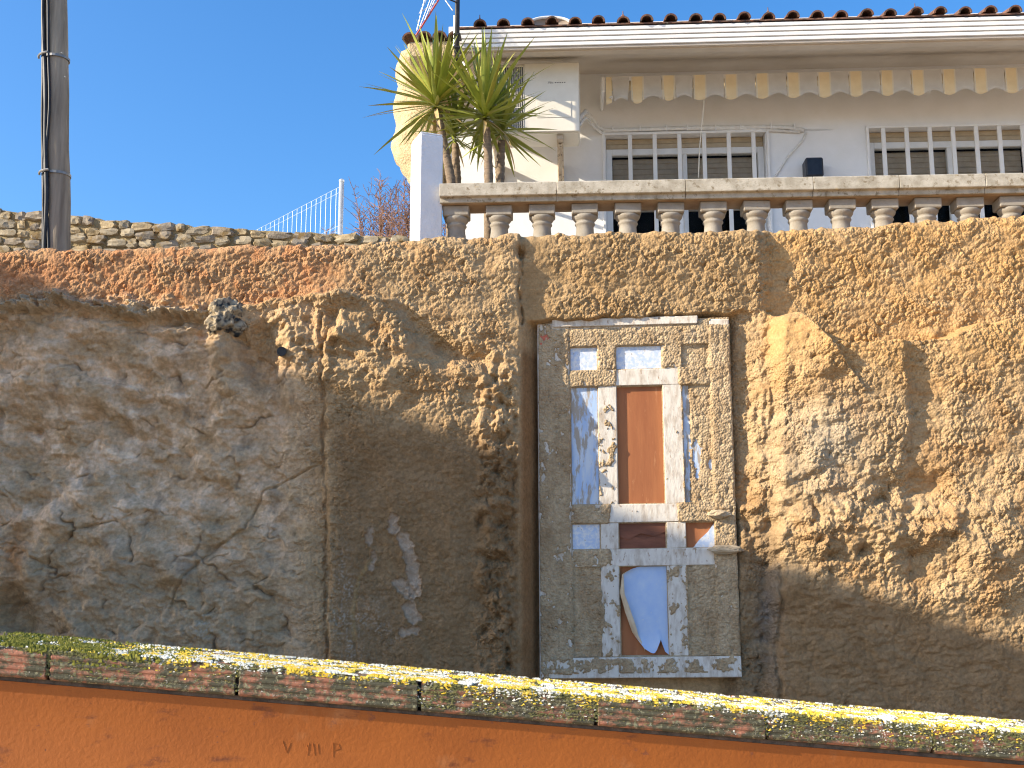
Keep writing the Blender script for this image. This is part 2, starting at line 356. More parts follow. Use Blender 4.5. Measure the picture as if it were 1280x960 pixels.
    for cx, cy, rx, ry in ((245,785,28,30),(425,790,26,50),(432,730,14,50),(470,780,30,30)): lay(L((.52,.46,.38)), .5*sp*gau(u,v,cx,cy,rx,ry))
    lay(L((.42,.28,.13)), .7*(1-ss(1,4,polydist(u,v,[(462,700),(446,725),(440,770),(442,800)])+jag*.4)))
    return D, np.concatenate([a, (grain*patch).ravel()[:, None]], 1)
# columns / rows of the sheet (finest where the photograph shows it)
cu = np.concatenate([np.linspace(-700,-60,60)[:-1], np.linspace(-60,1340,1270)[:-1], np.linspace(1340,2000,60)])
NV = 540
rows_t = np.concatenate([np.linspace(0,1,NV)[:-1], np.linspace(1,1.55,22)])
top = np.interp(cu, TOPX, TOPV) + 2.2*noise(cu/9, cu*0+.5, 201) + 3.0*noise(cu/28, cu*0+.5, 202)
U = np.repeat(cu[None, :], len(rows_t), 0); V_ = top[None, :] + (930-top[None, :])*rows_t[:, None]
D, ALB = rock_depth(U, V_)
# rounded arris at the very top
D = D - .05*np.exp(-(V_-top[None,:])/4.0)
X, Z = plane_xz(U, V_); Yw = Y0 - D
nb = 7      # rows that carry the top of the rock back to the terrace
tb = np.linspace(0, 1, nb+1)[1:][::-1]
Xb = np.repeat(X[:1], nb, 0); Yb = Yw[:1] + tb[:, None]*(6.95-Yw[:1]); Zb = Z[:1] + .012*noise(Xb*18, Yb*18, 211) - .01*tb[:, None] + .008*(tb[:,None] < .3)
ALBb = np.tile(ALB.reshape(len(rows_t), -1, 4)[:1], (nb,1,1))
VV = np.stack([np.concatenate([Xb, X]), np.concatenate([Yb, Yw]), np.concatenate([Zb, np.maximum(Z, -.05)])], -1).reshape(-1, 3)
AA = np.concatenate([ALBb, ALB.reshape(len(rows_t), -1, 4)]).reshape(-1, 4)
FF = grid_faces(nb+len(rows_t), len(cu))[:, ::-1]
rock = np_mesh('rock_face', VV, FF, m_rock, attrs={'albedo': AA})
tag(rock, 'lumpy tan sprayed concrete rock face with ochre band along its top', 'rock face', kind='structure')

# lump of blackened foam and the stub of pipe stuck in the rock
def lump_obj(name, px, py, Y, r, mat, seed, amp=.35, sq=(1,1,1)):
    bm = bmesh.new(); bmesh.ops.create_icosphere(bm, subdivisions=5, radius=1)
    from mathutils import noise as mn
    for v in bm.verts:
        n = v.co.normalized(); k = 1 + amp*mn.noise(n*1.7+Vector((seed,0,0))) + amp*.5*mn.noise(n*5+Vector((0,seed,0))) + amp*.35*abs(mn.noise(n*13))
        v.co = Vector((n.x*sq[0], n.y*sq[1], n.z*sq[2]))*k*r
    me = bpy.data.meshes.new(name); bm.to_mesh(me); bm.free()
    me.polygons.foreach_set('use_smooth', [True]*len(me.polygons))
    o = link(name, me, mat); o.location = P(px, py, Y); return o
m_tar = M('charred_foam', (.03,.03,.03), (.40,.32,.21), 26, .8, .40, .56, bs=.8, bscale=90)
o = lump_obj('charred_foam_lump', 281, 398, 6.19, .098, m_tar, 3.1, .5, (1.1,.9,.95)); tag(o, 'blackened crusty foam lump stuck under the ochre band', 'foam lump')
m_blk = M('black_plastic', (.02,.022,.025), (.05,.055,.06), 30, .6)
o = MB().tube([P(352,439,6.10), P(352,440,6.2), P(353,440,6.4)], [.026,.028,.026], 12).build('pipe_stub', m_blk, smooth=False); tag(o, 'short black pipe stub poking out of the lumpy render', 'pipe')

# ------------------------------------------------------------------ the old door
DF = Frame((P(675, 850, 6.4).x, 6.4), -3.0)
door = empty('old_door', (DF.o.x, DF.o.y, 0), DF.a)
tag(door, 'weathered panelled wooden door half buried in the rock render, paint flaking', 'door')
m_white = M('flaking_white_paint', (.74,.68,.58), (.50,.41,.31), 30, .75, .45, .68, bs=.5, bscale=90, stretch=(1,1,.35), extra=[((.40,.27,.17), 55, .60, .68, (1,1,.4))])
m_blue = M('flaking_blue_paint', (.40,.54,.76), (.62,.68,.74), 26, .6, .4, .62, bs=.3, bscale=60, stretch=(1,1,.25), extra=[((.40,.34,.27), 38, .50, .58, (1,1,.22))])
m_blue2 = M('pale_blue_veneer', (.42,.56,.80), (.54,.65,.82), 14, .55, .35, .7, bs=.25, bscale=40, extra=[((.7,.72,.74), 60, .64, .72, None)])
m_bluew = M('blue_white_paint', (.50,.60,.76), (.76,.77,.77), 40, .65, .42, .6, bs=.3, bscale=80, extra=[((.36,.32,.29), 50, .62, .68, None)])
m_wood = M('bare_red_wood', (.44,.17,.065), (.33,.115,.045), 9, .7, .35, .65, bs=.25, bscale=50, stretch=(1,1,.12), extra=[((.55,.26,.12), 40, .62, .75, (1,1,.2))])
m_wood2 = M('torn_brown_wood', (.27,.105,.06), (.16,.065,.04), 14, .8, .35, .65, bs=.5, bscale=40, stretch=(.3,1,1))
m_cream = M('veneer_back', (.74,.60,.42), (.62,.47,.30), 20, .7)
def skew(u, v):
    return u + (v-405)/445.0*(3+13*(u-672)/238.0), v - (u-713)*(.027-.016*(v-434)/400.0)
def dpt(u, v, yl): q = skew(u, v); return DF.L(q[0], q[1], yl)
def board(name, u0, u1, v0, v1, y0, y1, mat, parent=door, bevel=.003, jit=.6):
    j = lambda: random.uniform(-jit, jit)
    c = [(u0+j(), v1+j()), (u1+j(), v1+j()), (u1+j(), v0+j()), (u0+j(), v0+j())]
    return MB().hexa([dpt(a, b, y0) for a, b in c]+[dpt(a, b, y1) for a, b in c]).build(name, mat, parent, bevel)
# nominal layout, columns measured at the head of the door, rows at its left
CX = [(712,746), (769,826), (850,885)]
RV = [(434,463), (484,631), (655,687), (709,821)]
board('casing', 672, 711, 404, 848, -.004, .05, m_white, bevel=.006)
board('right_stile', 886, 911, 404, 640, -.006, .05, m_white, bevel=.006)
board('right_stile', 884, 907, 688, 822, -.002, .05, m_white, bevel=.005)
board('top_rail', 711.6, 885.5, 404, 433.5, 0, .045, m_white, bevel=.004)
board('head_strip', 690, 872, 399, 409, -.022, .0, m_white, bevel=.004)
board('rail', 711.6, 885.5, 463.5, 483.5, .001, .045, m_white)
board('rail', 711.6, 885.5, 631.5, 654.5, .001, .045, m_white)
board('rail', 711.6, 883.5, 687.5, 708.5, .001, .045, m_white)
board('bottom_rail', 684, 911, 822, 848, -.010, .045, m_white, bevel=.004)
for v0, v1 in RV:
    board('mullion', 746.5, 768.5, v0-.4, v1+.4, .003, .045, m_white)
    board('mullion', 826.5, 849.5, v0-.4, v1+.4, .003, .045, m_white)
pm = {(0,0): m_bluew, (0,1): m_bluew, (0,2): m_white, (1,0): m_blue, (1,1): m_wood, (1,2): m_blue, (2,0): m_bluew, (2,1): m_wood2, (2,2): m_wood, (3,0): m_white, (3,1): m_wood, (3,2): m_white}
for r, (v0, v1) in enumerate(RV):
    for c, (u0, u1) in enumerate(CX):
        dep = {(1,1): .028, (2,1): .030, (3,1): .030, (2,2): .024}.get((r,c), .016)
        board('panel', u0-1.5, u1+1.5, v0-1.5, v1+1.5, dep, .05, pm[(r,c)], bevel=0)
# torn layers left in the middle square panel
for k, pl in enumerate(([(769,655),(826,655),(826,666),(812,672),(795,668),(780,676),(769,672)], [(769,676),(784,671),(800,676),(822,668),(826,672),(826,687),(769,687)])):
    n = len(pl); f = [dpt(a, b, .020+.004*k) for a, b in pl]; bk = [dpt(a, b, .029) for a, b in pl]
    MB().add(f+bk, [tuple(range(n))]+[(i, (i+1)%n, n+(i+1)%n, n+i) for i in range(n)]).build('torn_layer', m_wood2, door)
# peeled blue veneer in the lower middle panel
vs = np.linspace(0, 1, 30); nx = 12
lv = np.interp(vs, [0,.06,.3,.55,.8,.93,1], [784,772,769,775,783,792,797]); vtop = np.interp(np.linspace(0,1,nx+1), [0,.2,1], [712,709.5,709.5])
vbot = np.interp(np.linspace(0,1,nx+1), [0,.3,.45,.6,.68,.8,1], [812,818,817,806,800,815,820])
bmv = MB(); vl = []; 
for thick in (0, 1):
    for i, t in enumerate(vs):
        for j in range(nx+1):
            s = j/nx; u = lv[i]+(826-lv[i])*s; v = vtop[j]+(vbot[j]-vtop[j])*t
            y = .022 - .034*max(0, 1-s/.35)**2*math.sin(math.pi*min(1, .15+t)) - .022*max(0, (t-.75)/.25)**2*(1-.4*s) + .0012*thick
            vl.append(dpt(u, v, y))
w_ = nx+1; nn = len(vs)*w_
fs = [(i*w_+j, i*w_+j+1, (i+1)*w_+j+1, (i+1)*w_+j) for i in range(len(vs)-1) for j in range(nx)]
bmv.add(vl, fs+[tuple(nn+k for k in f[::-1]) for f in fs]).build('peeled_veneer', m_blue2, door, smooth=True)
vl = []
for i, t in enumerate(vs):
    wd = 9*math.sin(math.pi*min(1, max(0, (t-.02)/.98)))**.6*(.5+.7*t)
    for j in range(5):
        s = j/4; u = lv[i]-.3+wd*s; y = .022-.034*math.sin(math.pi*min(1, .15+t)) - .010*math.sin(s*math.pi*.9) - .004*s
        vl.append(dpt(u, vtop[0]+(vbot[0]-vtop[0])*t + 4*s*t, y))
MB().add(vl, [(i*5+j, i*5+j+1, (i+1)*5+j+1, (i+1)*5+j) for i in range(len(vs)-1) for j in range(4)]).build('curled_edge', m_cream, door, smooth=True)
# triangular remnant in the right square panel
tri = [(885,656),(885,687),(858,687),(866,677),(876,668)]
f = [dpt(a, b, .014) for a, b in tri]; bk = [dpt(a, b, .0235) for a, b in tri]; n = len(tri)
MB().add(f+bk, [tuple(range(n))]+[(i, (i+1)%n, n+(i+1)%n, n+i) for i in range(n)]).build('veneer_remnant', m_bluew, door)
m_red = M('red_paint_fleck', (.62,.17,.10), (.5,.13,.08), 60, .7)
MB().add([dpt(a, b, y) for y in (-.012, .0) for a, b in ((674,419),(684,417),(687,424),(683,433),(675,431))], [(0,1,2,3,4)]+[(i,(i+1)%5,5+(i+1)%5,5+i) for i in range(5)]).build('red_paint_fleck', m_red, door)
# render splashed over the boards: a relief sheet that dips behind the paint where it has flaked away
du = np.arange(673, 911.5, 1.0); dv = np.arange(402, 849, 1.0); DU, DV = np.meshgrid(du, dv)
cov = np.full(DU.shape, .30)
def reg(u0, u1, v0, v1, c):
    k = ss(u0-3, u0+3, DU)*(1-ss(u1-3, u1+3, DU))*ss(v0-2, v0+2, DV)*(1-ss(v1-2, v1+2, DV)); cov[:] = cov*(1-k)+c*k
reg(672,711,404,848,.72); reg(711,886,404,434,.72); reg(690,870,399,411,.12); reg(800,886,411,434,.78); reg(711,770,463,484,.70); reg(770,850,463,484,.22); reg(846,911,411,640,.90)
reg(746,769,434,463,.75); reg(826,850,434,463,.62); reg(746,769,484,631,.44); reg(826,850,484,631,.30); reg(711,760,631,655,.74); reg(760,840,631,655,.22); reg(840,911,631,655,.8)
reg(711,760,687,709,.66); reg(760,850,687,709,.3); reg(746,769,709,822,.44); reg(826,850,709,822,.46); reg(884,911,655,822,.84); reg(684,911,824,846,.58); reg(711,746,709,822,.88); reg(850,885,709,822,.88); reg(684,911,843,849,.1)
inpan = np.zeros(DU.shape)
for r, (v0, v1) in enumerate(RV):
    for c, (u0, u1) in enumerate(CX):
        k = ((DU > u0) & (DU < u1) & (DV > v0) & (DV < v1)); inpan = np.where(k, {(1,1):.028,(2,1):.030,(3,1):.030,(2,2):.024}.get((r,c), .016), inpan)
        cv = {(0,0):.25,(0,1):.12,(0,2):.86,(1,0):.16,(1,1):-1,(1,2):.62,(2,0):.05,(2,1):-1,(2,2):-1,(3,0):.9,(3,1):-1,(3,2):.9}[(r,c)]
        cov = np.where(k, cv, cov)
cov = np.where((DU > 850) & (DU < 885) & (DV > 484) & (DV < 631), .9-.75*np.exp(-((DU-853)/5)**2)-.8*gau(DU,DV,866,575,5,22)-.9*gau(DU,DV,884,583,4,7)-.6*gau(DU,DV,854,520,5,28), cov)
nz = fbm(DU/16, DV/22, 5, 301, .62)*.55 + .12*noise(DU/3, DV/4, 302)
th = cov+nz-.5; on = ss(.0, .09, th)
g1, _ = worley(DU/5.5, DV/5.5, 303); pbl = np.sqrt(np.clip(1-g1*g1*1.2, 0, 1))
thick = on*(.003+.006*np.clip(cov-.4, 0, 1)*(1+1.0*np.clip(nz, -.5, 1)) + .016*np.clip(cov-.5, 0, .4)*2*(pbl-.4)) - (1-on)*.006
# thicker crust round the head and right edge
thick += on*.012*np.clip(1-np.abs(DV-418)/12, 0, 1)*(.5+nz)
base = np.where(inpan > 0, inpan, .0)
Yl = base - thick - .004*(DU < 711) - .006*((DU > 886) & (DV < 640))-.010*((DV > 822.5) & (DU > 684))
verts = np.zeros(DU.shape+(3,))
for i in range(DU.shape[0]):
    uu = DU[i]; vv = DV[i]; sx = uu+(vv-405)/445.0*(3+13*(uu-672)/238.0); sy = vv-(uu-713)*(.027-.016*(vv-434)/400.0)
    xc = (sx-640)/FPX; yc = (480-sy)/FPX; dx, dy, dz = xc, CP-yc*SP, SP+yc*CP
    den = dx*DF.y.x+dy*DF.y.y; t = (0-((EYE-DF.o).dot(DF.y)))/den
    verts[i,:,0] = (EYE.x+dx*t-DF.o.x)*DF.x.x+(EYE.y+dy*t-DF.o.y)*DF.x.y; verts[i,:,1] = Yl[i]; verts[i,:,2] = EYE.z+dz*t
ca = np.zeros(DU.shape+(3,)); q = ss(-.2, .4, fbm(DU/30, DV/40, 3, 305))[..., None]
ca = np.array((.52,.395,.245))*(1-q)+np.array((.42,.30,.175))*q
np_mesh('plaster_coat', verts.reshape(-1,3), grid_faces(*DU.shape)[:, ::-1], m_coat, door, attrs={'albedo': ca.reshape(-1,3)})
m_dried = M('dried_render', (.42,.32,.20), (.5,.4,.27), 20, .95, bs=.7, bscale=80)
bl = lump_obj('render_lump', 0, 0, 6.4, .5, m_dried, 5.0, .25, (.18,.06,.05)); bl.parent = door; bl.location = dpt(898, 690, -.02)
bl = lump_obj('render_lump', 0, 0, 6.4, .5, m_dried, 8.0, .3, (.12,.06,.045)); bl.parent = door; bl.location = dpt(890, 646, -.02)

# ------------------------------------------------------------------ low wall in front: orange cove, clay coping bricks, lichen
WF = Frame((0, 1.6), 7.0)
wall = empty('orange_wall', (WF.o.x, WF.o.y, 0), WF.a)
tag(wall, 'orange painted garden wall with lichen covered clay brick coping', 'wall')
a0 = WF.L(0, 807); a1 = WF.L(1280, 917); SL = (a1.z-a0.z)/(a1.x-a0.x); ZC = a0.z-SL*a0.x       # top front arris: z = ZC + SL*x
m_brick = M('mossy_clay_brick', (.40,.175,.105), (.30,.13,.08), 30, .9, .35, .65, bs=.6, bscale=250, bdist=.003,
            extra=[((.085,.08,.05), 55, .38, .52, (.7,1,1.3)), ((.23,.22,.13), 130, .56, .62, None), ((.42,.40,.33), 190, .64, .68, None)])
m_mortar = M('dark_mortar', (.05,.042,.035), (.12,.09,.07), 60, .95, bs=.6, bscale=200)
m_orange = M('orange_wall_paint', (.36,.108,.017), (.28,.08,.013), 5, .6, .35, .68, bs=.35, bscale=160, bdist=.002,
             extra=[((.22,.07,.025), 42, .665, .70, (1,1,1)), ((.36,.14,.045), 9, .6, .75, None), ((.12,.05,.03), 95, .70, .73, None), ((.17,.05,.015), 16, .60, .72, (1,1,2.5))])
m_under = M('dark_wall_render', (.11,.085,.07), (.16,.13,.11), 12, .95)
HB = .039; DB = .17; slope = math.atan(SL)
joints = [WF.L(px, 830).x for px in (-150,70,300,525,743,955,1163,1375,1590)]
step = (joints[6]-joints[2])/4; joints = [joints[3]+(k-3)*step for k in range(-2, 13)]
prof = [(.006,-.0), (.014,.003), (DB*.5,.005), (DB,.006), (DB,-HB), (.004,-HB)]
nr = 9
for k in range(1, nr):       # ribbed clay face
    z = -HB+HB*k/nr; prof.append(((.0 if k % 2 else .0022), z))
for i in range(len(joints)-1):
    x0, x1 = joints[i]+.0025, joints[i+1]-.0025
    if i == 6: pass
    dzr = random.uniform(-.0012,.0012); dyr = random.uniform(-.0015,.0015)
    pr = [(y+dyr, z+ZC+dzr) for y, z in prof]
    MB().extrude_x(pr, x0, x1, SL, 1).build('coping_brick', m_brick, wall, bevel=.0012)
xs0, xs1 = joints[0], joints[-1]
MB().extrude_x([(.012, ZC-HB+.004), (.012, ZC-.006), (DB-.01, ZC-.004), (DB-.01, ZC-HB+.004)], xs0, xs1, SL).build('mortar_bed', m_mortar, wall)
MB().extrude_x([(.010, ZC-HB-.006), (.010, ZC-HB-.0005), (DB-.02, ZC-HB-.0005), (DB-.02, ZC-HB-.006)], xs0, xs1, SL).build('mortar_joint', m_mortar, wall)
HO = .113; cove = []
def cv_(t): return .004*math.sin(math.pi*t)-.003*t
for k in range(17):
    t = k/16; cove.append((.011+cv_(t), ZC-HB-.0065-HO*t))
MB().extrude_x(cove+[(DB-.02, ZC-HB-.0065-HO), (DB-.02, ZC-HB-.0065)], xs0, xs1, SL).build('orange_cove', m_orange, wall, smooth=False)
zb = ZC-HB-.0065-HO
MB().extrude_x([(.025, zb-.0005), (DB-.03, zb-.0005), (DB-.03, zb-.02), (.025, zb-.02)], xs0, xs1, SL).build('shadow_joint', m_under, wall)
MB().add([(xs0,.012,0), (xs1,.012,0), (xs1,.012,zb-.02+SL*xs1), (xs0,.012,zb-.02+SL*xs0), (xs0,DB-.02,0), (xs1,DB-.02,0), (xs1,DB-.02,zb-.02+SL*xs1), (xs0,DB-.02,zb-.02+SL*xs0)],
         [(0,1,2,3),(7,6,5,4),(4,5,1,0),(3,2,6,7),(5,6,2,1),(4,0,3,7)]).build('wall_body', m_under, wall)
# worn scratched characters in the paint
m_scr = M('scratched_paint', (.29,.085,.0135), (.31,.092,.0145), 80, .8)
def stroke(mb, p0, p1, w=.0012):
    q = []
    for (px, py) in (p0, p1):
        a = WF.L(px, py, .013); t = (ZC-HB-.0065+SL*a.x-a.z)/HO
        y = .011+cv_(t)-.0004; b = WF.L(px, py, y); q.append(Vector((b.x, y, b.z)))
    mb.tube(q, [.00035, .00025], 5)
sc = MB()
for a, b in (((353,926),(358,941)), ((358,941),(363,928)), ((383,931),(386,937)), ((386,929),(384,944)), ((391,929),(393,944)), ((397,930),(398,942)), ((416,928),(416,946)), ((416,929),(423,930)), ((423,930),(425,936)), ((425,936),(417,938))): stroke(sc, a, b)
sc.build('scratched_marks', m_scr, wall)
# lichen, and moss standing in for shade: crusts of little lobes
m_ly = M('yellow_lichen', (.70,.46,.03), (.80,.60,.10), 120, .9)
m_lw = M('white_lichen', (.66,.64,.52), (.80,.78,.68), 120, .9)
m_lo = M('olive_lichen', (.13,.13,.045), (.22,.20,.08), 120, .95)
m_lg = M('grey_lichen', (.30,.29,.23), (.40,.38,.31), 120, .95)
m_mo = M('green_moss_shade', (.12,.13,.02), (.24,.22,.035), 90, .95)  # green lobes put the shade of the coping's left end into colour
ico = bmesh.new(); bmesh.ops.create_cone(ico, cap_ends=True, segments=5, radius1=1, radius2=.35, depth=1.6); bmesh.ops.triangulate(ico, faces=ico.faces); IV = np.array([v.co[:] for v in ico.verts]); IF = np.array([[v.index for v in f.verts] for f in ico.faces]); ico.free()
def lobes(name, pts, mat, r0, r1, flat=.55, parent=wall):
    n = len(pts); r = rng.uniform(r0, r1, n)[:, None, None]
    V = np.repeat(IV[None], n, 0)*(1+.35*rng.standard_normal((n, len(IV), 1)).clip(-1, 1))*r*np.array((1, 1, flat))*np.stack([rng.uniform(.7,1.5,n), rng.uniform(.7,1.2,n), np.ones(n)], 1)[:, None]
    V = V + pts[:, None, :]; F = (IF[None]+(np.arange(n)*len(IV))[:, None, None]).reshape(-1, 3)
    return tag(np_mesh(name, V.reshape(-1, 3), F, mat, parent, smooth=False), kind='stuff')
def topface(n, x0, x1, edge=1.0):
    x = rng.uniform(x0, x1, n); y = .004+rng.exponential(.05*edge, n).clip(0, .16); z = ZC+SL*x+np.interp(y, [0,.014,.085,.17], [.0,.003,.005,.006])+.0006
    return np.stack([x, y, z], 1)
def frontface(n, x0, x1, fall=.012):
    x = rng.uniform(x0, x1, n); h = (rng.exponential(fall, n) % .0335); return np.stack([x, np.full(n, .003), ZC+SL*x-h], 1)
def clump(p, sc, thr, s):
    k = fbm(p[:,0]*sc, (p[:,1]*1.0+p[:,2]*.8)*sc, 3, s); return p[k > thr]
XA, XB = -.95, .95; xm = WF.L(180, 810).x
tp = topface(42000, xm-.14, XB); fade = rng.random(len(tp)) < np.clip((tp[:,0]-(xm-.14))/.2, 0, 1); tp = tp[fade]
tw_ = topface(34000, xm-.2, XB); tw_ = tw_[rng.random(len(tw_)) < np.clip((tw_[:,0]-(xm-.2))/.2, .05, 1)]
lobes('yellow_lichen', np.concatenate([clump(tp, 26, .02, 401), clump(frontface(5000, xm, XB, .005), 30, .05, 402)]), m_ly, .0010, .0026)
lobes('white_lichen', np.concatenate([clump(tw_, 34, -.05, 403), clump(frontface(3600, xm, XB, .008), 34, .03, 404)]), m_lw, .0009, .0024)
lobes('olive_lichen', np.concatenate([clump(topface(14000, XA, XB), 24, -.05, 405), clump(frontface(34000, XA, XB, .028), 30, -.14, 406)]), m_lo, .0007, .0021)
lobes('grey_lichen', clump(frontface(9000, XA, XB, .026), 40, .03, 407), m_lg, .0006, .0016)
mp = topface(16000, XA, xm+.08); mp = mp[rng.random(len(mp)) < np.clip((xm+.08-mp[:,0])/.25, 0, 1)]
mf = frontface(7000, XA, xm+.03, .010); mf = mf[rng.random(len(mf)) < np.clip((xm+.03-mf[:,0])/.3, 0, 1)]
lobes('green_moss_shade', np.concatenate([clump(mp, 20, -.05, 408), clump(mf, 22, .02, 409)]), m_mo, .0010, .0030, .9)

# ------------------------------------------------------------------ the white house
HF = Frame((P(550, 300, 6.95).x, 6.95), -3.0)
hroot = (HF.o.x, HF.o.y, 0)
YW = 2.1; YF = 1.15; ZT = 3.03
m_wallw = M('white_render', (.82,.81,.79), (.77,.76,.73), 5, .85, bs=.25, bscale=70)
m_trim = M('white_trim', (.80,.78,.74), (.75,.73,.69), 9, .6)
m_soff = M('soffit_paint', (.62,.55,.46), (.56,.49,.40), 4, .85, bs=.1)
m_pvc = M('white_window_frame', (.78,.78,.76), (.72,.72,.70), 14, .45)
m_tile = M('clay_roof_tile', (.22,.105,.065), (.11,.065,.05), 16, .9, .35, .65, bs=.5, bscale=80, extra=[((.06,.055,.05), 30, .52, .62, None), ((.33,.29,.20), 60, .62, .7, None)])
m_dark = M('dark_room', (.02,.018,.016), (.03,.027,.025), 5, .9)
m_glass, nt, b = new_mat('window_glass'); b.inputs['Base Color'].default_value = (.9,.92,.92,1); b.inputs['Roughness'].default_value = .05
b.inputs['Transmission Weight'].default_value = 1.0; b.inputs['IOR'].default_value = 1.1
m_shut = M('beige_roller_shutter', (.46,.37,.27), (.39,.31,.22), 20, .6)
m_shut2 = M('tan_shutter_box', (.50,.40,.27), (.44,.35,.23), 20, .7)
house = empty('white_house', hroot, HF.a); tag(house, 'white rendered house with clay tiled eave above the balustrade', 'house')
L = HF.L
zs = lambda py, yl, px=900: L(px, py, yl).z
xL = L(560, 120, YW).x; xR = L(1280, 120, YW).x+3.0
zsof = zs(93, YW); ztop = zsof+.5
wins = [(L(757,165,YW).x, L(956,165,YW).x, ZT+.05, zs(166, YW)), (L(1086,160,YW).x, L(1086,160,YW).x+1.35, ZT+.05, zs(160, YW, 1090))]
# front wall: boxes that butt round the openings
mb = MB(); xa = xL
for (x0, x1, z0, z1) in wins:
    mb.box(xa, x0, YW, YW+.22, ZT-.3, z1); mb.box(x0, x1, YW, YW+.22, ZT-.3, z0); xa = x1
zmax = max(w[3] for w in wins)
mb.box(xa, xR, YW, YW+.22, ZT-.3, wins[1][3])
zz = wins[0][3]; z2 = wins[1][3]
mb.box(xL, wins[1][0]-.3, YW, YW+.22, zz, ztop); mb.box(wins[1][0]-.3, xR, YW, YW+.22, z2, ztop)
mb.build('front_wall', m_wallw, house)
MB().box(xL, xL+.22, YW+.221, YW+6, ZT-.3, ztop).build('side_wall', m_wallw, house)
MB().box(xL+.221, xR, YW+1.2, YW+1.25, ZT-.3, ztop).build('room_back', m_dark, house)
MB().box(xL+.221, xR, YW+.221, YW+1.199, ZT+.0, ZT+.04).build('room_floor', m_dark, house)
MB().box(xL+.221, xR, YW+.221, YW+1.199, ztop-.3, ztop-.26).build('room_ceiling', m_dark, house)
for wi, (x0, x1, z0, z1) in enumerate(wins):
    wd = MB(); yb = YW+.07; t = .055
    wd.box(x0+.002, x0+t, yb, yb+.06, z0, z1-.10); wd.box(x1-t, x1-.002, yb, yb+.06, z0, z1-.10); wd.box(x0+t, x1-t, yb, yb+.06, z1-.155, z1-.10)
    xm_ = (x0+x1)/2; wd.box(xm_-.02, xm_+.02, yb+.004, yb+.056, z0, z1-.155); wd.box(x0+t, x1-t, yb, yb+.06, z0, z0+.09); wd.box(x0+t, x1-t, yb+.001, yb+.05, z0+.78, z0+.82)
    win = wd.build('window', m_pvc, house, bevel=.004)
    MB().box(x0+t, x1-t, yb+.03, yb+.036, z0+.09, z1-.155).build('pane', m_glass, win)
    MB().box(x0+.002, x1-.002, yb+.012, yb+.045, z1-.098, z1-.055).build('shutter_slat', m_shut2, win, bevel=.006)
    MB().box(x0+.002, x1-.002, yb+.022, yb+.05, z1-.052, z1-.003).build('shutter_slat', m_shut2, win, bevel=.006)
    zsl = z1-.16; k = 0
    while zsl > z1-.62:
        MB().box(x0+.06, x1-.06, yb+.085, yb+.10, zsl-.047, zsl).build('roller_slat', m_shut, win, bevel=.005); zsl -= .0475; k += 1
    # reveal frame and security bars
    gr = MB(); e = .022; yg = YW-.028
    gr.box(x0-.03, x0-.03+e, yg, YW-.002, z0, z1+.012); gr.box(x1+.03-e, x1+.03, yg, YW-.002, z0, z1+.012); gr.box(x0-.03+e, x1+.03-e, yg, YW-.002, z1+.012-e, z1+.012)
    grille = gr.build('grille_frame', m_trim, win, bevel=.003)
    nb_ = 7; off = {0: (788,31.0), 1: (1105,29.4)}[wi]
    for k in range(9):
        bx = L(off[0]+off[1]*k if wi == 0 else 1106.5+29.2*k, 200, yg).x
        if bx > x1: break
        MB().box(bx-.017, bx+.017, yg+.001, yg+.022, z0, z1-.011).build('bar', m_trim, grille, bevel=.003)
# eave: stepped fascia boards, soffit edge, coved soffit
xe0 = L(572, 50, YF).x; xe1 = xR
zf = [zs(p, YF) for p in (29.5, 35, 40.8, 46.4, 51.8)]
for k in range(4):
    MB().box(xe0, xe1, YF-.012+.006*k, YF+.06, zf[k+1]+.003, zf[k]-.003).build('fascia_board', m_trim, house, bevel=.003)
zso = zs(62.5, YF+.05)
MB().box(xe0, xe1, YF+.0601, YF+.12, zf[4]-.02, zf[0]-.02).build('fascia_backing', m_soff, house)
pr = [(YF+.02, zf[4]-.001), (YF+.02, zf[4]-.015), (YF+.20, zf[4]+.01)]
zc = zsof
for k in range(1, 9): 
    t = k/8; pr.append((YF+.20+(YW-.0-YF-.20)*t, zf[4]+.01+(zc-zf[4]+.02)*math.sin(t*math.pi/2)))
pr += [(YW-.001, ztop), (YF+.121, zf[0]-.0), (YF+.121, zf[4]-.001)]
MB().extrude_x(pr, xe0, xe1, 0).build('soffit', m_soff, house)
pitch = math.tan(math.radians(14)); zr = zf[0]+.004
MB().hexa([(xe0-.02, YF-.02, zr), (xe1, YF-.02, zr), (xe1, YF-.02, zr+.012), (xe0-.02, YF-.02, zr+.012), (xe0-.02, YF+6, zr+6*pitch), (xe1, YF+6, zr+6*pitch), (xe1, YF+6, zr+6*pitch+.012), (xe0-.02, YF+6, zr+6*pitch+.012)]).build('roof', m_tile, house)
def barrel(r0, r1, ln, n=8, th=.013):
    mb = MB(); vs = []
    for (y, r) in ((0, r0), (ln, r1)):
        for rr in (r, r-th):
            for j in range(n+1):
                a = math.pi*j/n; vs.append((rr*math.cos(a), y, rr*math.sin(a)*.95))
    m = n+1; fs = []
    for j in range(n):
        fs += [(j, j+1, 2*m+j+1, 2*m+j), (m+j+1, m+j, 3*m+j, 3*m+j+1), (j+1, j, m+j, m+j+1), (2*m+j, 2*m+j+1, 3*m+j+1, 3*m+j)]
    fs += [(0, 2*m, 3*m, m), (n, m+n, 3*m+n, 2*m+n)]
    return mb.add(vs, fs)
tile_me = barrel(.052, .046, .42).mesh('roof_tile', smooth=False); tile_me.materials.append(m_tile)
sp = (L(1250,20,YF).x-L(780,30,YF).x)/15.4
x = L(600, 30, YF).x; ti = 0
rz_ = math.atan(pitch)
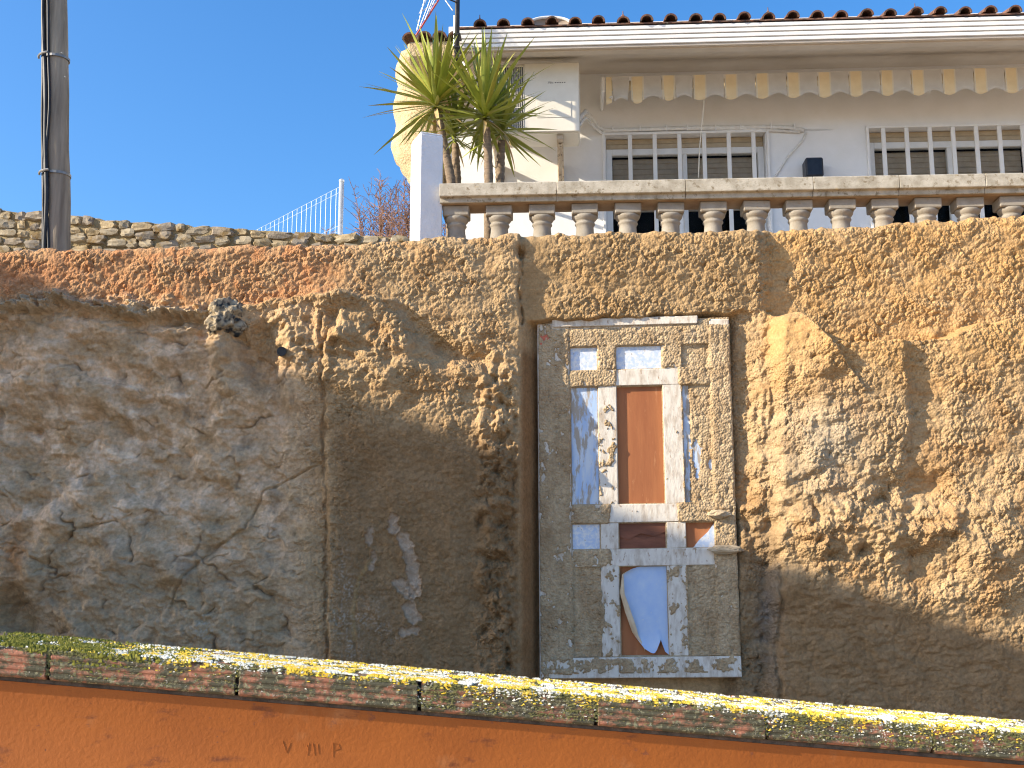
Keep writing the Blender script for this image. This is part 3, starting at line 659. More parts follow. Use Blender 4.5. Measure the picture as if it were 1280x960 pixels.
while x < L(1400, 20, YF).x:
    for c in range(3):
        o = link('roof_tile', tile_me, None, house); o.location = (x+random.uniform(-.006,.006), YF-.035+random.uniform(-.012,.012)+c*.38, zr+.012+random.uniform(-.004,.005)+c*.38*pitch+.004)
        o.rotation_euler = (rz_, random.uniform(-.05,.05), random.uniform(-.03,.03))
    if ti in (0, 6, 12, 18, 23):
        MB().lathe([(.022,0), (.012,.018), (.004,.03), (.003,.055)], 6, (x, YF-.02, zr+.055)).build('mortar_tip', m_tile, house)
    x += sp; ti += 1
# lower left end of the roof with its plaster verge
xv0 = L(506, 50, YF+.1).x; xv1 = xe0-.01; zv = L(535, 49, YF+.1).z
m_rough = M('rough_cream_render', (.56,.44,.26), (.46,.34,.19), 9, .95, .35, .7, bs=.9, bscale=45, bdist=.02, extra=[((.30,.20,.11), 14, .62, .72, None)])
MB().box(xv0+.02, xv1, YF+.1, YW+1, zv-.16, zv-.012).build('verge', m_rough, house, bevel=.02)
for k in range(4):
    o = link('roof_tile', tile_me, None, house); o.location = (xv0+.04+(xv1-xv0-.06)*k/3, YF+.07+random.uniform(-.01,.01), zv-.008); o.rotation_euler = (rz_, random.uniform(-.12,.12), 0); o.scale = (1.15,1,1.15)
# rough cream rock corner
prof_l = [(75,501),(95,497),(120,496),(150,494),(175,492),(195,495),(210,502),(225,512),(240,520),(262,528)]
vs = []; ny = 22; nxx = 18; yc0 = YW-.12
from mathutils import noise as mnoise
ringpts = []
mb = MB(); R = 26; rows = 34
for i in range(rows):
    py = 78+(262-78)*i/(rows-1); pxl = np.interp(py, [62]+[a for a, b in prof_l], [505]+[b for a, b in prof_l])
    c = L(536, py, yc0+.35); lft = L(pxl, py, yc0+.35); rad = c.x-lft.x
    for j in range(R):
        a = 2*math.pi*j/R; d = Vector((math.cos(a), math.sin(a), 0))
        n_ = .055*mnoise.noise(Vector((c.x+d.x*rad, d.y*.4, c.z))*4.2)+.035*mnoise.noise(Vector((d.x*rad, d.y*.4, c.z))*11)
        vs.append((c.x+d.x*(rad+n_), yc0+.35+d.y*(.30+n_), c.z))
fs = [(i*R+j, i*R+(j+1)%R, (i+1)*R+(j+1)%R, (i+1)*R+j) for i in range(rows-1) for j in range(R)]+[tuple(range(R)), tuple(range((rows-1)*R, rows*R))]
mb.add(vs, fs).build('rough_corner', m_rough, house, smooth=True)

# satellite dish rim and aerials on the roof
m_dish = M('dish_white', (.72,.71,.68), (.64,.63,.60), 9, .5)
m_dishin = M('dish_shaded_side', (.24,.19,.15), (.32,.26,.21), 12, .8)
dr = empty('satellite_dish', HF.W(L(688,28,YF+.30).x, YF+.30, L(688,18,YF+.30).z-.165*.46-.012)); tag(dr, 'white round dish lying behind the roof edge, rim showing', 'dish')
rr = .165; rp = [(rr*math.cos(2*math.pi*k/32), rr*.25*math.sin(2*math.pi*k/32), rr*.46*math.sin(2*math.pi*k/32)+.01) for k in range(33)]
MB().tube(rp, .012, 8, caps=False).build('rim', m_dish, dr, smooth=True)
vs = [(0, .06, -.01)]+[(rr*s*math.cos(2*math.pi*k/32), rr*.25*s*math.sin(2*math.pi*k/32)+.06*(1-s*s), rr*.46*s*math.sin(2*math.pi*k/32)+.01) for s in (.35,.7,.98) for k in range(32)]
fs = [(0, 1+k, 1+(k+1)%32) for k in range(32)]+[(1+r*32+k, 1+r*32+(k+1)%32, 1+(r+1)*32+(k+1)%32, 1+(r+1)*32+k) for r in range(2) for k in range(32)]
MB().add(vs, fs).build('bowl', m_dishin, dr, smooth=True)
MB().tube([(0,.03,-.02), (0,.05,-.12)], .015, 8).build('foot', m_dish, dr)
m_redp = M('red_paint', (.55,.07,.05), (.6,.16,.12), 30, .5); m_alu = M('aluminium_rod', (.62,.64,.68), (.7,.72,.75), 20, .35, metal=.6)
ya = YF+.25
ant = empty('roof_aerial', HF.W(L(519,44,ya).x, ya, zv)); tag(ant, 'red boom aerial with pale rods at the left end of the roof', 'aerial'); ant.rotation_euler = (0,0,HF.a)
ao = Vector((L(519,44,ya).x, ya, zv))
Q = lambda px, py, dy=0.0: L(px, py, ya+dy)-ao
MB().tube([Q(519,46), Q(552,-6)], .008, 8).build('boom', m_redp, ant)
for a, b in (((521,38),(532,-6)), ((525,33),(540,-6)), ((531,25),(543,-6)), ((536,16),(546,-6)), ((524,17),(536,-6)), ((527,14),(546,3))):
    MB().tube([Q(*a, -.02), Q(*b, -.03)], .0032, 6).build('rod', m_alu, ant)
m_mast = M('black_mast', (.022,.02,.02), (.05,.045,.04), 30, .5)
ym = YF-.10
mast = empty('roof_mast', HF.W(L(571,86,ym).x, ym, L(571,86,ym).z), HF.a); tag(mast, 'black mast fixed to the left end of the white fascia', 'mast')
mo = Vector((L(571,86,ym).x, ym, L(571,86,ym).z)); mt = L(571,-60,ym)-mo
MB().tube([(0,0,0), (0,0,mt.z)], .019, 12).build('pole', m_mast, mast, smooth=True)
for pz in (L(571,60,ym).z-mo.z, L(571,44,ym).z-mo.z): MB().box(-.028,.028,-.024,.085,pz-.008,pz+.008).build('bracket', m_mast, mast, bevel=.002)
MB().tube([(-.022,.0,(L(571,20,ym)-mo).z), (-.024,0,(L(571,60,ym)-mo).z)], .006, 6).build('cable', m_alu, mast)
MB().tube([L(566,13,ym)-mo, L(558,2,ym)-mo, L(552,-10,ym)-mo], .006, 6).build('stay', m_alu, mast)
# wires strung forward from the mast (they lie above the picture and throw the slanting shadows on the fascia)
for k, (z_, x2) in enumerate(((.9,2.2), (1.05,2.6), (1.2,3.1), (.75,1.9))):
    w0 = Vector((0, -.02, min(mt.z, 1.6)*(.55+.1*k)))
    MB().tube([w0, w0+Vector((-.9,-.35,.25))*1.0, w0+Vector((-2.4,-1.0,.75))], .006, 5).build('wire', m_mast, mast)

# ------------------------------------------------------------------ outdoor cooling unit
m_ac = M('cream_enamel', (.74,.69,.58), (.68,.63,.52), 6, .5); m_acd = M('dark_grille', (.05,.05,.05), (.09,.09,.085), 20, .5); m_rust = M('stained_bracket', (.60,.52,.40), (.42,.32,.22), 12, .8, extra=[((.06,.045,.03), 16, .58, .66, None)])
yA = 1.42; A0 = L(592, 164, yA); A1 = L(724, 77, yA); zA0 = L(690,165,yA).z; zA1 = L(690,78,yA).z
ac = empty('air_conditioner', HF.W((A0.x+A1.x)/2, yA, zA0), HF.a); tag(ac, 'cream outdoor air conditioning unit under the eave behind the spiky plants', 'air conditioner')
W2 = (A1.x-A0.x)/2; H = zA1-zA0; dp = .32; xg0 = -W2+.04; xg1 = L(654,120,yA).x-(A0.x+A1.x)/2
MB().box(-W2, W2, .012, dp, 0, H).build('body', m_ac, ac, bevel=.012)
MB().box(xg1+.006, W2-.004, 0, .0118, .004, H-.004).build('front_panel', m_ac, ac, bevel=.005)
MB().box(xg0-.02, xg1, .004, .0118, .03, H-.03).build('grille_back', m_acd, ac)
k = 0; x = xg0-.012
while x < xg1: MB().box(x, x+.005, -.004, .003, .03, H-.03).build('grille_bar', m_ac, ac); x += .0165
for z in (.03, H*.35, H*.65, H-.036): MB().box(xg0-.02, xg1, -.0075, -.0045, z, z+.006).build('grille_hoop', m_ac, ac)
hx0 = L(671,140,yA).x-(A0.x+A1.x)/2; hx1 = L(714,140,yA).x-(A0.x+A1.x)/2
MB().box(hx0, hx1, -.004, -.0005, zs(147,yA,690)-zA0, zs(127,yA,690)-zA0).build('hatch', m_ac, ac, bevel=.002)
m_ink = M('grey_lettering', (.16,.14,.12), (.2,.18,.16), 30, .7)
lg = MB(); lx = L(685,104,yA).x-(A0.x+A1.x)/2; lz = zs(104,yA,690)-zA0
sq_ = [(0,.0),(.008,.022),(.014,.004),(.024,.02),(.020,.0),(.034,.012),(.040,.0)]
lg.tube([(lx+a, -.0012, lz+b-.004) for a, b in sq_], .0016, 4)
for q_ in range(5): lg.box(lx+.055+q_*.018, lx+.066+q_*.018, -.0016, -.0004, lz, lz+.008)
lg.build('maker_script', m_ink, ac)
for xb in (L(700,170,yA).x-(A0.x+A1.x)/2, -W2+.16):
    br = MB(); br.box(xb-.025, xb+.025, .04, YW-yA-.001, -.045, -.002); br.build('bracket_arm', m_rust, ac, bevel=.004)
    MB().box(xb-.026, xb+.026, YW-yA-.05, YW-yA-.0012, -.30, -.046).build('bracket_post', m_rust, ac, bevel=.004)
    MB().tube([(xb,.12,-.05), (xb,YW-yA-.03,-.26)], .016, 8).build('bracket_brace', m_rust, ac)
# insulated pipes, conduit on the wall
m_pipe = M('white_pipe_wrap', (.76,.74,.69), (.66,.63,.57), 24, .7, bs=.4, bscale=60)
pr_ = empty('insulated_pipe', HF.W(L(727,160,YW).x, YW, zs(160,YW,730)), HF.a); tag(pr_, 'white wrapped pipes looping from the cooling unit along the window head', 'pipe')
po = Vector((L(727,160,YW).x, YW, zs(160,YW,730)))
def wp(pts, r, nm): MB().tube([L(a, b, YW-dy)-po for a, b, dy in pts], r, 8).build(nm, m_pipe, pr_, smooth=True)
wp([(724,150,.45),(727,145,.40),(732,139,.26),(738,145,.12),(747,159,.04),(757,163,.022),(800,162,.02),(880,159.5,.02),(950,158.5,.02),(985,159.5,.02),(1005,163,.02)], .018, 'wrapped_pipe')
wp([(725,157,.45),(728,151,.40),(733,147,.26),(742,158,.10),(752,166,.024),(757,164.5,.018),(830,161.5,.018),(930,161,.02),(1000,165,.016)], .012, 'wrapped_pipe')
wp([(1008,166,.012),(1003,176,.010),(985,196,.010),(970,219,.010),(968,223,.01)], .009, 'thin_cable')
for px_ in (766,800,833,859,894,925,963,992): MB().box(*(lambda c: (c.x-.006,c.x+.006,-.042,-.001,c.z-.026,c.z+.026))(L(px_, 162.3-(px_-757)*.012, YW)-po)).build('clip', m_trim, pr_, bevel=.003)
m_navy = M('navy_plastic', (.012,.017,.028), (.02,.026,.04), 20, .4)
c0 = L(1008,220,YW-.16); c1 = L(1029,196,YW-.16)
o = empty('wall_lamp', HF.W((c0.x+c1.x)/2, YW, c0.z), HF.a); tag(o, 'small dark navy box lamp on the white wall between the barred windows', 'lamp')
hw = (c1.x-c0.x)/2; MB().box(-hw, hw, -.16, -.012, 0, c1.z-c0.z).build('housing', m_navy, o, bevel=.012); MB().box(-hw*.7, hw*.7, -.0118, -.0005, .02, c1.z-c0.z-.02).build('mount', m_blk, o); MB().box(-hw*.8, hw*.8, -.15, -.03, -.006, -.0005).build('lens', m_blk, o)

# ------------------------------------------------------------------ striped awning
m_cre = M('cream_stripe', (.82,.68,.44), (.75,.61,.38), 12, .9, bs=.15, bscale=300); m_gry = M('grey_stripe', (.60,.58,.54), (.54,.52,.48), 12, .9, bs=.15, bscale=300); m_line = M('pale_stripe_edge', (.74,.68,.56), (.68,.62,.50), 12, .9)
yV = 1.72; ax0 = L(757,100,yV).x
aw = empty('awning', HF.W(ax0, yV, zs(93,yV)), HF.a); tag(aw, 'rolled up awning with scalloped cream and grey striped valance', 'awning')
zt = zs(92, yV)
aw_o = Vector((ax0, yV, zt))
px_per = 39.0
def stripe(p0, p1, mat, nm, droop=0.0, tear=0.0):
    x0 = L(p0,100,yV).x-ax0; x1 = L(p1,100,yV).x-ax0; nx_ = 8; nz_ = 6; vs = []; th = .0016
    for s in (0, 1):
        for i in range(nz_+1):
            for j in range(nx_+1):
                t = j/nx_; px = p0+(p1-p0)*t; x = x0+(x1-x0)*t
                low = .196+.022*math.cos(2*math.pi*(px-796)/px_per)+droop
                z = -low*i/nz_; y = .003*math.sin(px*.16)*(i/nz_)+.004*math.sin(px*.05)+.02*(1-(i/nz_))*0+th*s
                xx = x-(tear*(t-.5)*abs(t-.5)*2*(i/nz_)**2)
                vs.append((xx, y, z))
    m_ = nx_+1; off = (nz_+1)*m_; fs = []
    for i in range(nz_):
        for j in range(nx_):
            a = i*m_+j; fs += [(a, a+1, a+m_+1, a+m_), (off+a+m_, off+a+m_+1, off+a+1, off+a)]
    for j in range(nx_): a = nz_*m_+j; fs.append((a, a+1, off+a+1, off+a))
    return MB().add(vs, fs).build(nm, mat, aw, smooth=True)
stripe(757.5, 764.5, m_cre, 'valance_stripe', .02); stripe(765, 786.5, m_gry, 'valance_stripe', .012, .035)
k = 0; p = 788.5
while p < 1330:
    stripe(p+.2, p+2, m_line, 'valance_edge'); stripe(p+2, p+14.5, m_cre, 'valance_stripe', .016 if k == 0 else 0, .01 if k < 2 else 0); stripe(p+14.5, p+16.2, m_line, 'valance_edge')
    stripe(p+16.2, p+38.2, m_gry, 'valance_stripe', 0, .02 if k == 1 else 0); p += px_per; k += 1
xw = L(1330,100,yV).x-ax0
MB().tube([(0.01,.06,-.05), (xw,.06,-.05)], .042, 14).build('roller', m_cre, aw, smooth=True)
MB().box(-.0,xw,.0045,.02,-.03,.008).build('front_bar', m_trim, aw, bevel=.004)
MB().box(-.035,-.008,-.01,YW-yV-.001,-.13,.0).build('end_bracket', m_trim, aw, bevel=.006)
MB().tube([(.03,-.012,-.19), (.05,-.02,-.175), (.05,-.01,-.2)], .008, 6).build('arm_end', m_trim, aw)
for xb in (.5, 1.6, 2.7): MB().box(xb-.03, xb+.03, .09, YW-yV-.001, -.03, .02).build('wall_bracket', m_trim, aw)
oc = MB().tube([HF.W(*L(881.5,112,yV+.006)), HF.W(*L(878,150,yV+.03)), HF.W(*L(874.5,185,yV+.06)), HF.W(*L(873,222,yV+.08))], .0045, 6).build('hanging_string', m_line); tag(oc, 'thin beige string hanging from the scalloped awning edge', 'string')

# ------------------------------------------------------------------ terrace pillar and balustrade
m_pil = M('blue_white_render', (.74,.76,.78), (.68,.70,.72), 6, .8, bs=.6, bscale=30, bdist=.012)
p0 = P(516, 300, 6.80); p1 = P(548, 300, 6.80); zt_ = P(532,166,6.80).z
o = empty('terrace_pillar', ((p0.x+p1.x)/2, 6.9, 2.9), math.radians(22)); tag(o, 'square white rendered pillar at the end of the balustrade', 'pillar')
hw = .078
MB().box(-hw, hw, -hw, hw+.05, .0, zt_-2.9).build('shaft', m_pil, o, bevel=.008); MB().box(-hw+.004, hw-.004, -hw+.004, hw+.046, zt_-2.9+.0005, zt_-2.9+.012).build('cap', m_pil, o, bevel=.004)
m_cast = M('weathered_cast_stone', (.48,.44,.36), (.33,.295,.23), 14, .9, .38, .62, bs=.6, bscale=90, extra=[((.22,.18,.12), 26, .56, .66, None), ((.50,.38,.18), 18, .64, .74, None)])
m_castu = M('pale_cast_stone', (.34,.31,.26), (.255,.225,.18), 10, .9, bs=.4, bscale=90, extra=[((.30,.24,.17), 30, .6, .68, None)])
bal = empty('balustrade', HF.W(0,0,ZT-.02), HF.a); tag(bal, 'weathered cast stone balustrade with turned balusters in front of the white house', 'balustrade')
bo = ZT-.02
zr0, zr1, zr2 = zs(222.5,-.14)-bo, zs(239,-.14)-bo, zs(247.5,-.112)-bo
zu = zr2
rp = [(-.14, zr1+.003), (-.14, zr0-.006), (-.134, zr0), (.14, zr0), (.14, zr1), (.112, zr1-.004), (.112, zu), (-.112, zu), (-.112, zr1-.004), (-.137, zr1)]
sg = [549, 696, 857, 1017, 1125, 1233, 1350, 1480]
for a, b in zip(sg[:-1], sg[1:]): MB().extrude_x(rp, L(a,235,-.14).x+.0015, L(b,235,-.14).x-.0015).build('rail', m_cast, bal, bevel=.003)
m_stain = M('brown_stained_stone', (.26,.17,.10), (.36,.27,.18), 9, .9)
MB().box(L(551,235,-.1).x, L(1480,235,-.1).x, -.098, .098, zu-.0035, zu-.0005).build('rail_soffit', m_stain, bal)
cap = MB().box(-.084,.084,-.070,.070,-.072,-.004)
cap_me = cap.mesh('capital', bevel=.006); cap_me.materials.append(m_castu)
h_ = zu-.07; pf = [(.066,-.0722), (.070,-.078), (.068,-.090), (.058,-.105), (.050,-.112), (.056,-.120), (.058,-.128), (.053,-.136), (.049,-.145), (.050,-.17), (.060,-.25), (.074,-.36), (.078,-.44), (.066,-.54), (.048,-.60), (.055,-.62), (.072,-.64), (.075,-(zu-.06))]
sh_me = MB().lathe([(r*1.13, z) for r, z in pf], 20).mesh('shaft', smooth=False); sh_me.polygons.foreach_set('use_smooth', [True]*len(sh_me.polygons)); sh_me.materials.append(m_castu)
ft_me = MB().box(-.078,.078,-.078,.078,-(zu-.0),-(zu-.0595)).mesh('foot', bevel=.005); ft_me.materials.append(m_castu)
for k in range(16):
    px = 569.5+53.9*k-.012*k*k
    xx = L(px, 255, -.078).x
    bs_ = bpy.data.objects.new('baluster', cap_me); col.objects.link(bs_); bs_.parent = bal; bs_.location = (xx, random.uniform(-.004,.004), zu); bs_.rotation_euler = (0,0,random.uniform(-.03,.03))
    for nm, me in (('shaft', sh_me), ('foot', ft_me)): q = link(nm, me, None, bs_)
# terrace slab under the balustrade is part of the terrace ground

# ------------------------------------------------------------------ spiky yuccas behind the rail
m_leaf = M('yucca_leaf', (.21,.265,.035), (.36,.38,.065), 9, .45, .35, .65, spec=.4)
m_leaf2 = M('yucca_leaf_yellowed', (.34,.31,.05), (.26,.27,.05), 9, .5)
m_leafd = M('dry_yucca_leaf', (.42,.30,.13), (.50,.38,.18), 14, .8)
m_trk = M('yucca_trunk', (.28,.21,.14), (.16,.12,.085), 30, .9, .35, .65, bs=.9, bscale=40, bdist=.01, stretch=(.4,.4,1.6))
m_pot = M('clay_pot', (.38,.17,.10), (.32,.14,.08), 14, .8)
def leaf_mesh(ln, wd, bend, fold=.3, n=7):
    vs = []; fs = []
    for i in range(n):
        t = i/(n-1); w = wd*(.55+.9*t if t < .35 else .865*(1-((t-.35)/.65)**1.6))+.0008; x = ln*t*(1-.10*bend*t); z = -bend*ln*.38*t*t
        vs += [(x, -w, z+w*fold), (x, 0, z), (x, w, z+w*fold)]
    for i in range(n-1):
        a = i*3; fs += [(a, a+1, a+4, a+3), (a+1, a+2, a+5, a+4)]
    me = MB().add(vs, fs).mesh('leaf', smooth=True); return me
leaf_sets = []
for mt_ in (m_leaf, m_leaf, m_leaf2, m_leafd):
    arr = []
    for ln, wd, bd in ((.52,.0185,.05), (.48,.0195,.16), (.54,.018,.30), (.46,.0185,-.06), (.38,.015,.7)):
        me = leaf_mesh(ln, wd, bd); me.materials.append(mt_); arr.append(me)
    leaf_sets.append(arr)
def yucca(label, stems, Y, group):
    base = P(stems[0][1][-1][0], 226, Y); base.z = ZT-.01
    root = empty('yucca', base); tag(root, label, 'yucca', group)
    MB().lathe([(.11,0), (.14,.22), (.155,.225), (.155,.25), (.13,.25), (.12,.2)], 20).build('pot', m_pot, root, smooth=False)
    for (head, tr, n, sc, dy) in stems:
        pts = [P(a, b, Y+dy)-base for a, b in tr]; pts.append(Vector((pts[-1].x*.6, pts[-1].y*.3, .2)))
        m = len(pts); sm = []
        for i in range(m-1):
            for s in range(6): sm.append(pts[i].lerp(pts[i+1], s/6))
        sm.append(pts[-1]); rad = [(.024+.004*(i % 2)+.012*i/len(sm)) for i in range(len(sm))]
        MB().tube(sm, rad, 10).build('trunk', m_trk, root, smooth=True)
        hc = P(head[0], head[1], Y+dy)-base
        for k in range(n):
            t = (k+.5)/n; az = k*2.39996+random.uniform(-.25,.25); el = math.radians(86-124*t**1.2+random.uniform(-9,9))
            st = random.random(); ms = leaf_sets[3] if (t > .93 and st < .6) else leaf_sets[2] if st < .22 else leaf_sets[0]
            me = ms[4 if t > .93 else random.randrange(4)]
            o = link('leaf', me, None, root); o.location = hc+Vector((0,0,.05-.10*t)); s = sc*random.uniform(.78,1.08)*(1-.12*t)
            o.scale = (s, s*1.05, s); o.rotation_euler = (random.uniform(-.4,.4), -el, az)
yucca('two-stemmed spiky yucca leaning beside the white pillar', [((545,128), [(548,142),(553,172),(560,205),(564,226)], 96, 1.12, .0), ((569,168), [(569,180),(570,205),(571,226)], 48, .9, .14)], 7.42, 'yuccas behind the rail')
yucca('spiky yucca with two trunks in front of the cooling unit', [((606,142), [(608,160),(610,190),(611,226)], 96, 1.14, .0), ((627,160), [(627,176),(626,200),(625,226)], 60, 1.0, .16)], 7.36, 'yuccas behind the rail')

# ------------------------------------------------------------------ stone wall, pole, fence and bush behind the rock on the left
SF = Frame((P(0,300,8.3).x, 8.3), -2.0)
sw = empty('stone_wall', (SF.o.x, SF.o.y, 0), SF.a); tag(sw, 'low rubble stone wall with earthy mortar behind the utility pole', 'stone wall')
m_stone = [M('limestone_%d' % k, c1, c2, 14, .95, .35, .65, bs=.7, bscale=60, extra=[((.22,.15,.065), 9, .50, .62, None)]) for k, (c1, c2) in enumerate((((.40,.34,.24),(.30,.25,.17)), ((.34,.29,.22),(.25,.21,.16)), ((.44,.36,.23),(.33,.25,.14))))]
m_mud = M('earth_mortar', (.36,.28,.15), (.26,.19,.09), 10, .95, bs=.8, bscale=40, bdist=.02)
def wtop(x): 
    return np.interp(x, *zip(*[(SF.L(a, b).x, SF.L(a, b).z) for a, b in ((-400,233),(-100,250),(0,259),(140,272),(300,283),(500,293),(640,300))]))
xw0, xw1 = SF.L(-350,260).x, SF.L(560,290).x
mb = MB(); N = 90; vs = []; sect = 6
for i in range(N+1):
    x = xw0+(xw1-xw0)*i/N; zt = wtop(x)+random.uniform(-.012,.012)
    vs += [(x,.03,2.9), (x,.03,zt-.02), (x,.08,zt), (x,.34,zt+.005), (x,.40,zt-.03), (x,.40,2.9)]
fs = [(i*6+j, i*6+j+1, (i+1)*6+j+1, (i+1)*6+j) for i in range(N) for j in range(5)]+[(0,1,2,3,4,5), tuple(N*6+j for j in range(6))]
mb.add(vs, fs).build('mortar_core', m_mud, sw)
def stone_mesh(seed, k):
    r = random.Random(seed); bm = bmesh.new(); bmesh.ops.create_cube(bm, size=1); bmesh.ops.subdivide_edges(bm, edges=bm.edges[:], cuts=2, use_grid_fill=True)
    for v in bm.verts:
        c = v.co; n = Vector((c.x*(1-.32*abs(c.z)*abs(c.y)*2), c.y, c.z*(1-.3*abs(c.x)*2*abs(c.y)*1.4)))
        l = max(abs(c.x), abs(c.y), abs(c.z)); sph = c.normalized()*.62; v.co = n.lerp(sph, .28)+Vector((r.uniform(-.09,.09), r.uniform(-.07,.07), r.uniform(-.10,.10)))
    me = bpy.data.meshes.new('stone'); bm.to_mesh(me); bm.free(); me.materials.append(m_stone[k]); me.polygons.foreach_set('use_smooth', [False]*len(me.polygons)); return me
stones = [stone_mesh(s, s % 3) for s in range(14)]
xv = SF.L(-60,280).x; xend = SF.L(516,296).x
ro = 0
for row in range(5):
    x = xv+random.uniform(0,.05)
    while x < xend:
        w = random.uniform(.07,.19); h = random.uniform(.055,.075); z = wtop(x+w/2)-.045-.073*row+random.uniform(-.010,.010)
        if z-.03 > 2.95:
            o = link('stone', random.choice(stones), None, sw); o.location = (x+w/2, .052+random.uniform(-.012,.012), z); o.scale = (w*.98, .09, h); o.rotation_euler = (random.uniform(-.15,.15), random.uniform(-.16,.16), random.uniform(-.2,.2))
        x += w+random.uniform(.0,.022)
# utility pole
m_pole = M('weathered_pole_wood', (.36,.31,.235), (.19,.16,.12), 6, .9, .35, .65, bs=.6, bscale=30, stretch=(3,3,.25), extra=[((.40,.36,.28), 8, .6, .72, (3,3,.2))])
m_cab = M('black_cable', (.018,.02,.024), (.035,.038,.042), 20, .45)
YP = 7.3; pb = P(73, 325, YP); pt = P(70, -40, YP); pb.x += (pt.x-pb.x)/(pt.z-pb.z)*(2.95-pb.z); up = empty('utility_pole', (pb.x, YP, 2.95)); tag(up, 'grey wooden utility pole with black cables strapped to it', 'utility pole')
hp = pt.z-2.95; lean = (pt.x-pb.x)/hp
pts = [(lean*hp*1.35*k/20+.003*math.sin(k*1.3), .002*math.cos(k*2), hp*1.35*k/20) for k in range(21)]
MB().tube(pts, [.083-.012*k/20+.0015*math.sin(k*2.1) for k in range(21)], 24).build('trunk', m_pole, up, smooth=True)
for k, (ang, r, ph) in enumerate(((212,.013,0), (224,.011,1.5), (236,.015,3), (248,.009,.7), (200,.010,4.1))):
    cp = []
    for i in range(41):
        z = .02+hp*1.3*i/40; a = math.radians(ang+9*math.sin(z*3.3+ph)+5*math.sin(z*7+ph*2)); R_ = .083-.012*z/(hp*1.35)+r*.9+.006*(1+math.sin(z*4+ph*3))*.5
        cp.append((lean*z+R_*math.cos(a), R_*math.sin(a), z))
    MB().tube(cp, r, 8).build('cable', m_cab, up, smooth=True)
m_clip = M('steel_strap', (.30,.30,.29), (.22,.22,.21), 30, .5, metal=.5)
for py in (76, 221):
    z = P(62,py,YP).z-2.95
    MB().lathe([(.087,0), (.087,.018), (.083,.018), (.083,0)], 24, (lean*z,0,z)).build('strap', m_clip, up)
    a0_, a1_ = math.radians(192), math.radians(262)
    MB().tube([(lean*z+.118*math.cos(a0_+(a1_-a0_)*j/8), .118*math.sin(a0_+(a1_-a0_)*j/8), z+.009) for j in range(9)], .008, 6).build('cable_clamp', m_clip, up)
for px_, py in ((77,66), (81,96)):
    q = P(px_,py,YP-.08); MB().tube([(q.x-pb.x,-.07,q.z-2.95), (q.x-pb.x,-.084,q.z-2.95)], .005, 8).build('bolt', m_clip, up)
# wire fence
m_galv = M('galvanised_wire', (.50,.54,.58), (.42,.46,.50), 20, .4, metal=.4)
f0 = P(427,230,11.0); f1 = P(330,282,12.3); f2 = P(200,335,14.2)
fe = empty('wire_fence', (f0.x, f0.y, 3.0)); tag(fe, 'galvanised wire mesh fence with round post behind the stone wall', 'fence')
zt0 = f0.z-3.0; dirx = Vector((f1.x-f0.x, f1.y-f0.y, 0)); zslope = (P(337,277,12.2).z-f0.z)/1.0
MB().tube([(0,0,0), (0,0,zt0+.02)], .026, 12).build('post', m_galv, fe, smooth=True); MB().lathe([(.028,0), (.028,.02), (.012,.034)], 12, (0,0,zt0+.0205)).build('post_cap', m_galv, fe)
ztop_at = lambda s: zt0-.02+zslope*s
for k, dz in enumerate((0,-.06,-.42,-.48,-.85)):
    MB().tube([(dirx.x*s, dirx.y*s, ztop_at(s)+dz) for s in (0,.35,.7,1.05,1.4)], .0018, 5).build('line_wire', m_galv, fe)
for k in range(1, 24):
    s = k*.0606; MB().tube([(dirx.x*s, dirx.y*s, ztop_at(s)), (dirx.x*s, dirx.y*s, max(0, ztop_at(s)-1.3))], .0018, 5).build('stay_wire', m_galv, fe)
# dry leafless bush
m_twig = M('dry_twig', (.24,.13,.085), (.17,.10,.07), 14, .9)
m_dl = M('withered_leaf', (.36,.18,.09), (.28,.15,.085), 14, .9)
bb = P(478, 292, 12.6); bb.z = 3.0; bush = empty('dry_bush', bb); tag(bush, 'leafless brown dry bush between the fence post and white pillar', 'bush')
rb = random.Random(5); tw = MB(); br = MB(); tips = []
topz = P(478,220,12.6).z-3.0
for k in range(130):
    x0 = rb.uniform(-.30,.42); h = topz*rb.uniform(.72,1.04)*(1-.25*max(0,-x0)/.3-.05*abs(x0)); p = Vector((x0*.7, rb.uniform(-.2,.2), 0)); d = Vector((rb.uniform(-.10,.10)+x0*.25, rb.uniform(-.1,.1), 1)).normalized()
    pts = [p.copy()]
    for i in range(9): d = (d+Vector((rb.uniform(-.09,.09), rb.uniform(-.09,.09), .05))).normalized(); p = p+d*h/9; pts.append(p.copy())
    br.tube(pts, [.007*(1-.75*i/9) for i in range(10)], 4, False)
    for q in range(60):
        t = rb.uniform(.35,1); i = min(8, int(t*9)); s = pts[i].lerp(pts[i+1], t*9-i); dd = Vector((rb.uniform(-1,1), rb.uniform(-1,1), rb.uniform(.1,1.1))).normalized(); l = rb.uniform(.06,.24)
        e = s+dd*l; mid = s.lerp(e, .5)+Vector((rb.uniform(-.02,.02), 0, rb.uniform(-.01,.03))); tw.tube([s, mid, e], [.0042,.0034,.0022], 3, False); tips += [s.lerp(e,.6), e]
br.build('branches', m_twig, bush); tag(tw.build('twigs', m_twig, bush), kind='stuff')
lf = MB()
for t in tips:
    if rb.random() < .55:
        a = Vector((rb.uniform(-1,1), rb.uniform(-1,1), rb.uniform(-1,1))).normalized()*.016; b_ = Vector((rb.uniform(-1,1), rb.uniform(-1,1), rb.uniform(-1,1))).normalized()*.008
        lf.add([t, t+a*.5+b_, t+a, t+a*.5-b_], [(0,1,2,3)])
tag(lf.build('withered_leaves', m_dl, bush), kind='stuff')

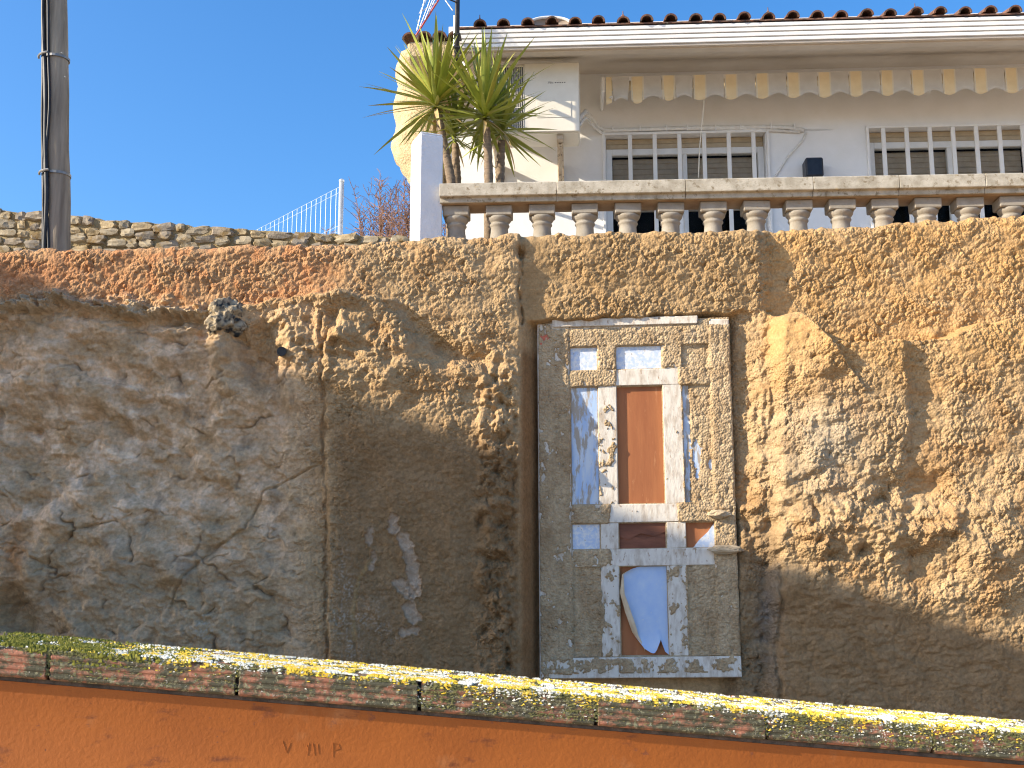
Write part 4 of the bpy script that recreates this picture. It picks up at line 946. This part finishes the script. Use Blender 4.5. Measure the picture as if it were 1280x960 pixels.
# ------------------------------------------------------------------ neighbouring gabled house on the left (its roof throws the long shadow over the rock)
NY1 = 3.3; NY0 = .45
def back(px, py):
    p = P(px, py, 6.12); t = (p.y-NY1)/SUN_D.y; return p-SUN_D*t
e0 = back(0, 322); e1 = back(1280, 800); sl = (e1.z-e0.z)/(e1.x-e0.x)
xe = e1.x+.55; ze = e1.z+.55*sl; xr = e0.x-1.2; zr_ = e0.z-1.2*sl; xl = xr-(xe-xr); 
nh = empty('neighbour_house', ((xr), (NY0+NY1)/2, 0)); tag(nh, 'tall gabled neighbour house across the lane left of the orange wall', 'house')
ox, oy = xr, (NY0+NY1)/2; hy = (NY1-NY0)/2
m_nw = M('ochre_render', (.55,.42,.27), (.48,.36,.23), 4, .9, bs=.3)
MB().add([(xe-.35-ox, y, z) for y in (-hy+.15, hy-.15) for z in (0,)]+[], []) 
xi0, xi1 = -(xe-.45-ox), xe-.45-ox
zi = ze-.16+(-.45*sl); pk = zr_-.16-.02
vs = []
for y in (-hy+.12, hy-.12): vs += [(xi0,y,0), (xi1,y,0), (xi1,y,zi-.10), (0,y,pk-.14), (xi0,y,zi-.10)]
MB().add(vs, [(0,1,2,3,4), (9,8,7,6,5), (0,5,6,1), (1,6,7,2), (2,7,8,3), (3,8,9,4), (4,9,5,0)]).build('wall', m_nw, nh)
for sgn in (1, -1):
    a = (0, zr_); b_ = (sgn*(xe-ox), ze)
    MB().add([(a[0],-hy,a[1]), (b_[0],-hy,b_[1]), (b_[0],hy,b_[1]), (a[0],hy,a[1]), (a[0],-hy,a[1]-.14), (b_[0],-hy,b_[1]-.14), (b_[0],hy,b_[1]-.14), (a[0],hy,a[1]-.14)],
             [(0,1,2,3), (7,6,5,4), (0,4,5,1), (1,5,6,2), (2,6,7,3)]).build('roof_slope', m_tile, nh)
for zz_ in (1.0, 3.6):
    MB().box(xi1+.001, xi1+.04, -.4, .4, zz_, zz_+1.2).build('window', m_pvc, nh)
MB().box(xi1+.001, xi1+.05, .6, 1.15, 0, 2.0).build('house_door', m_wood2, nh)
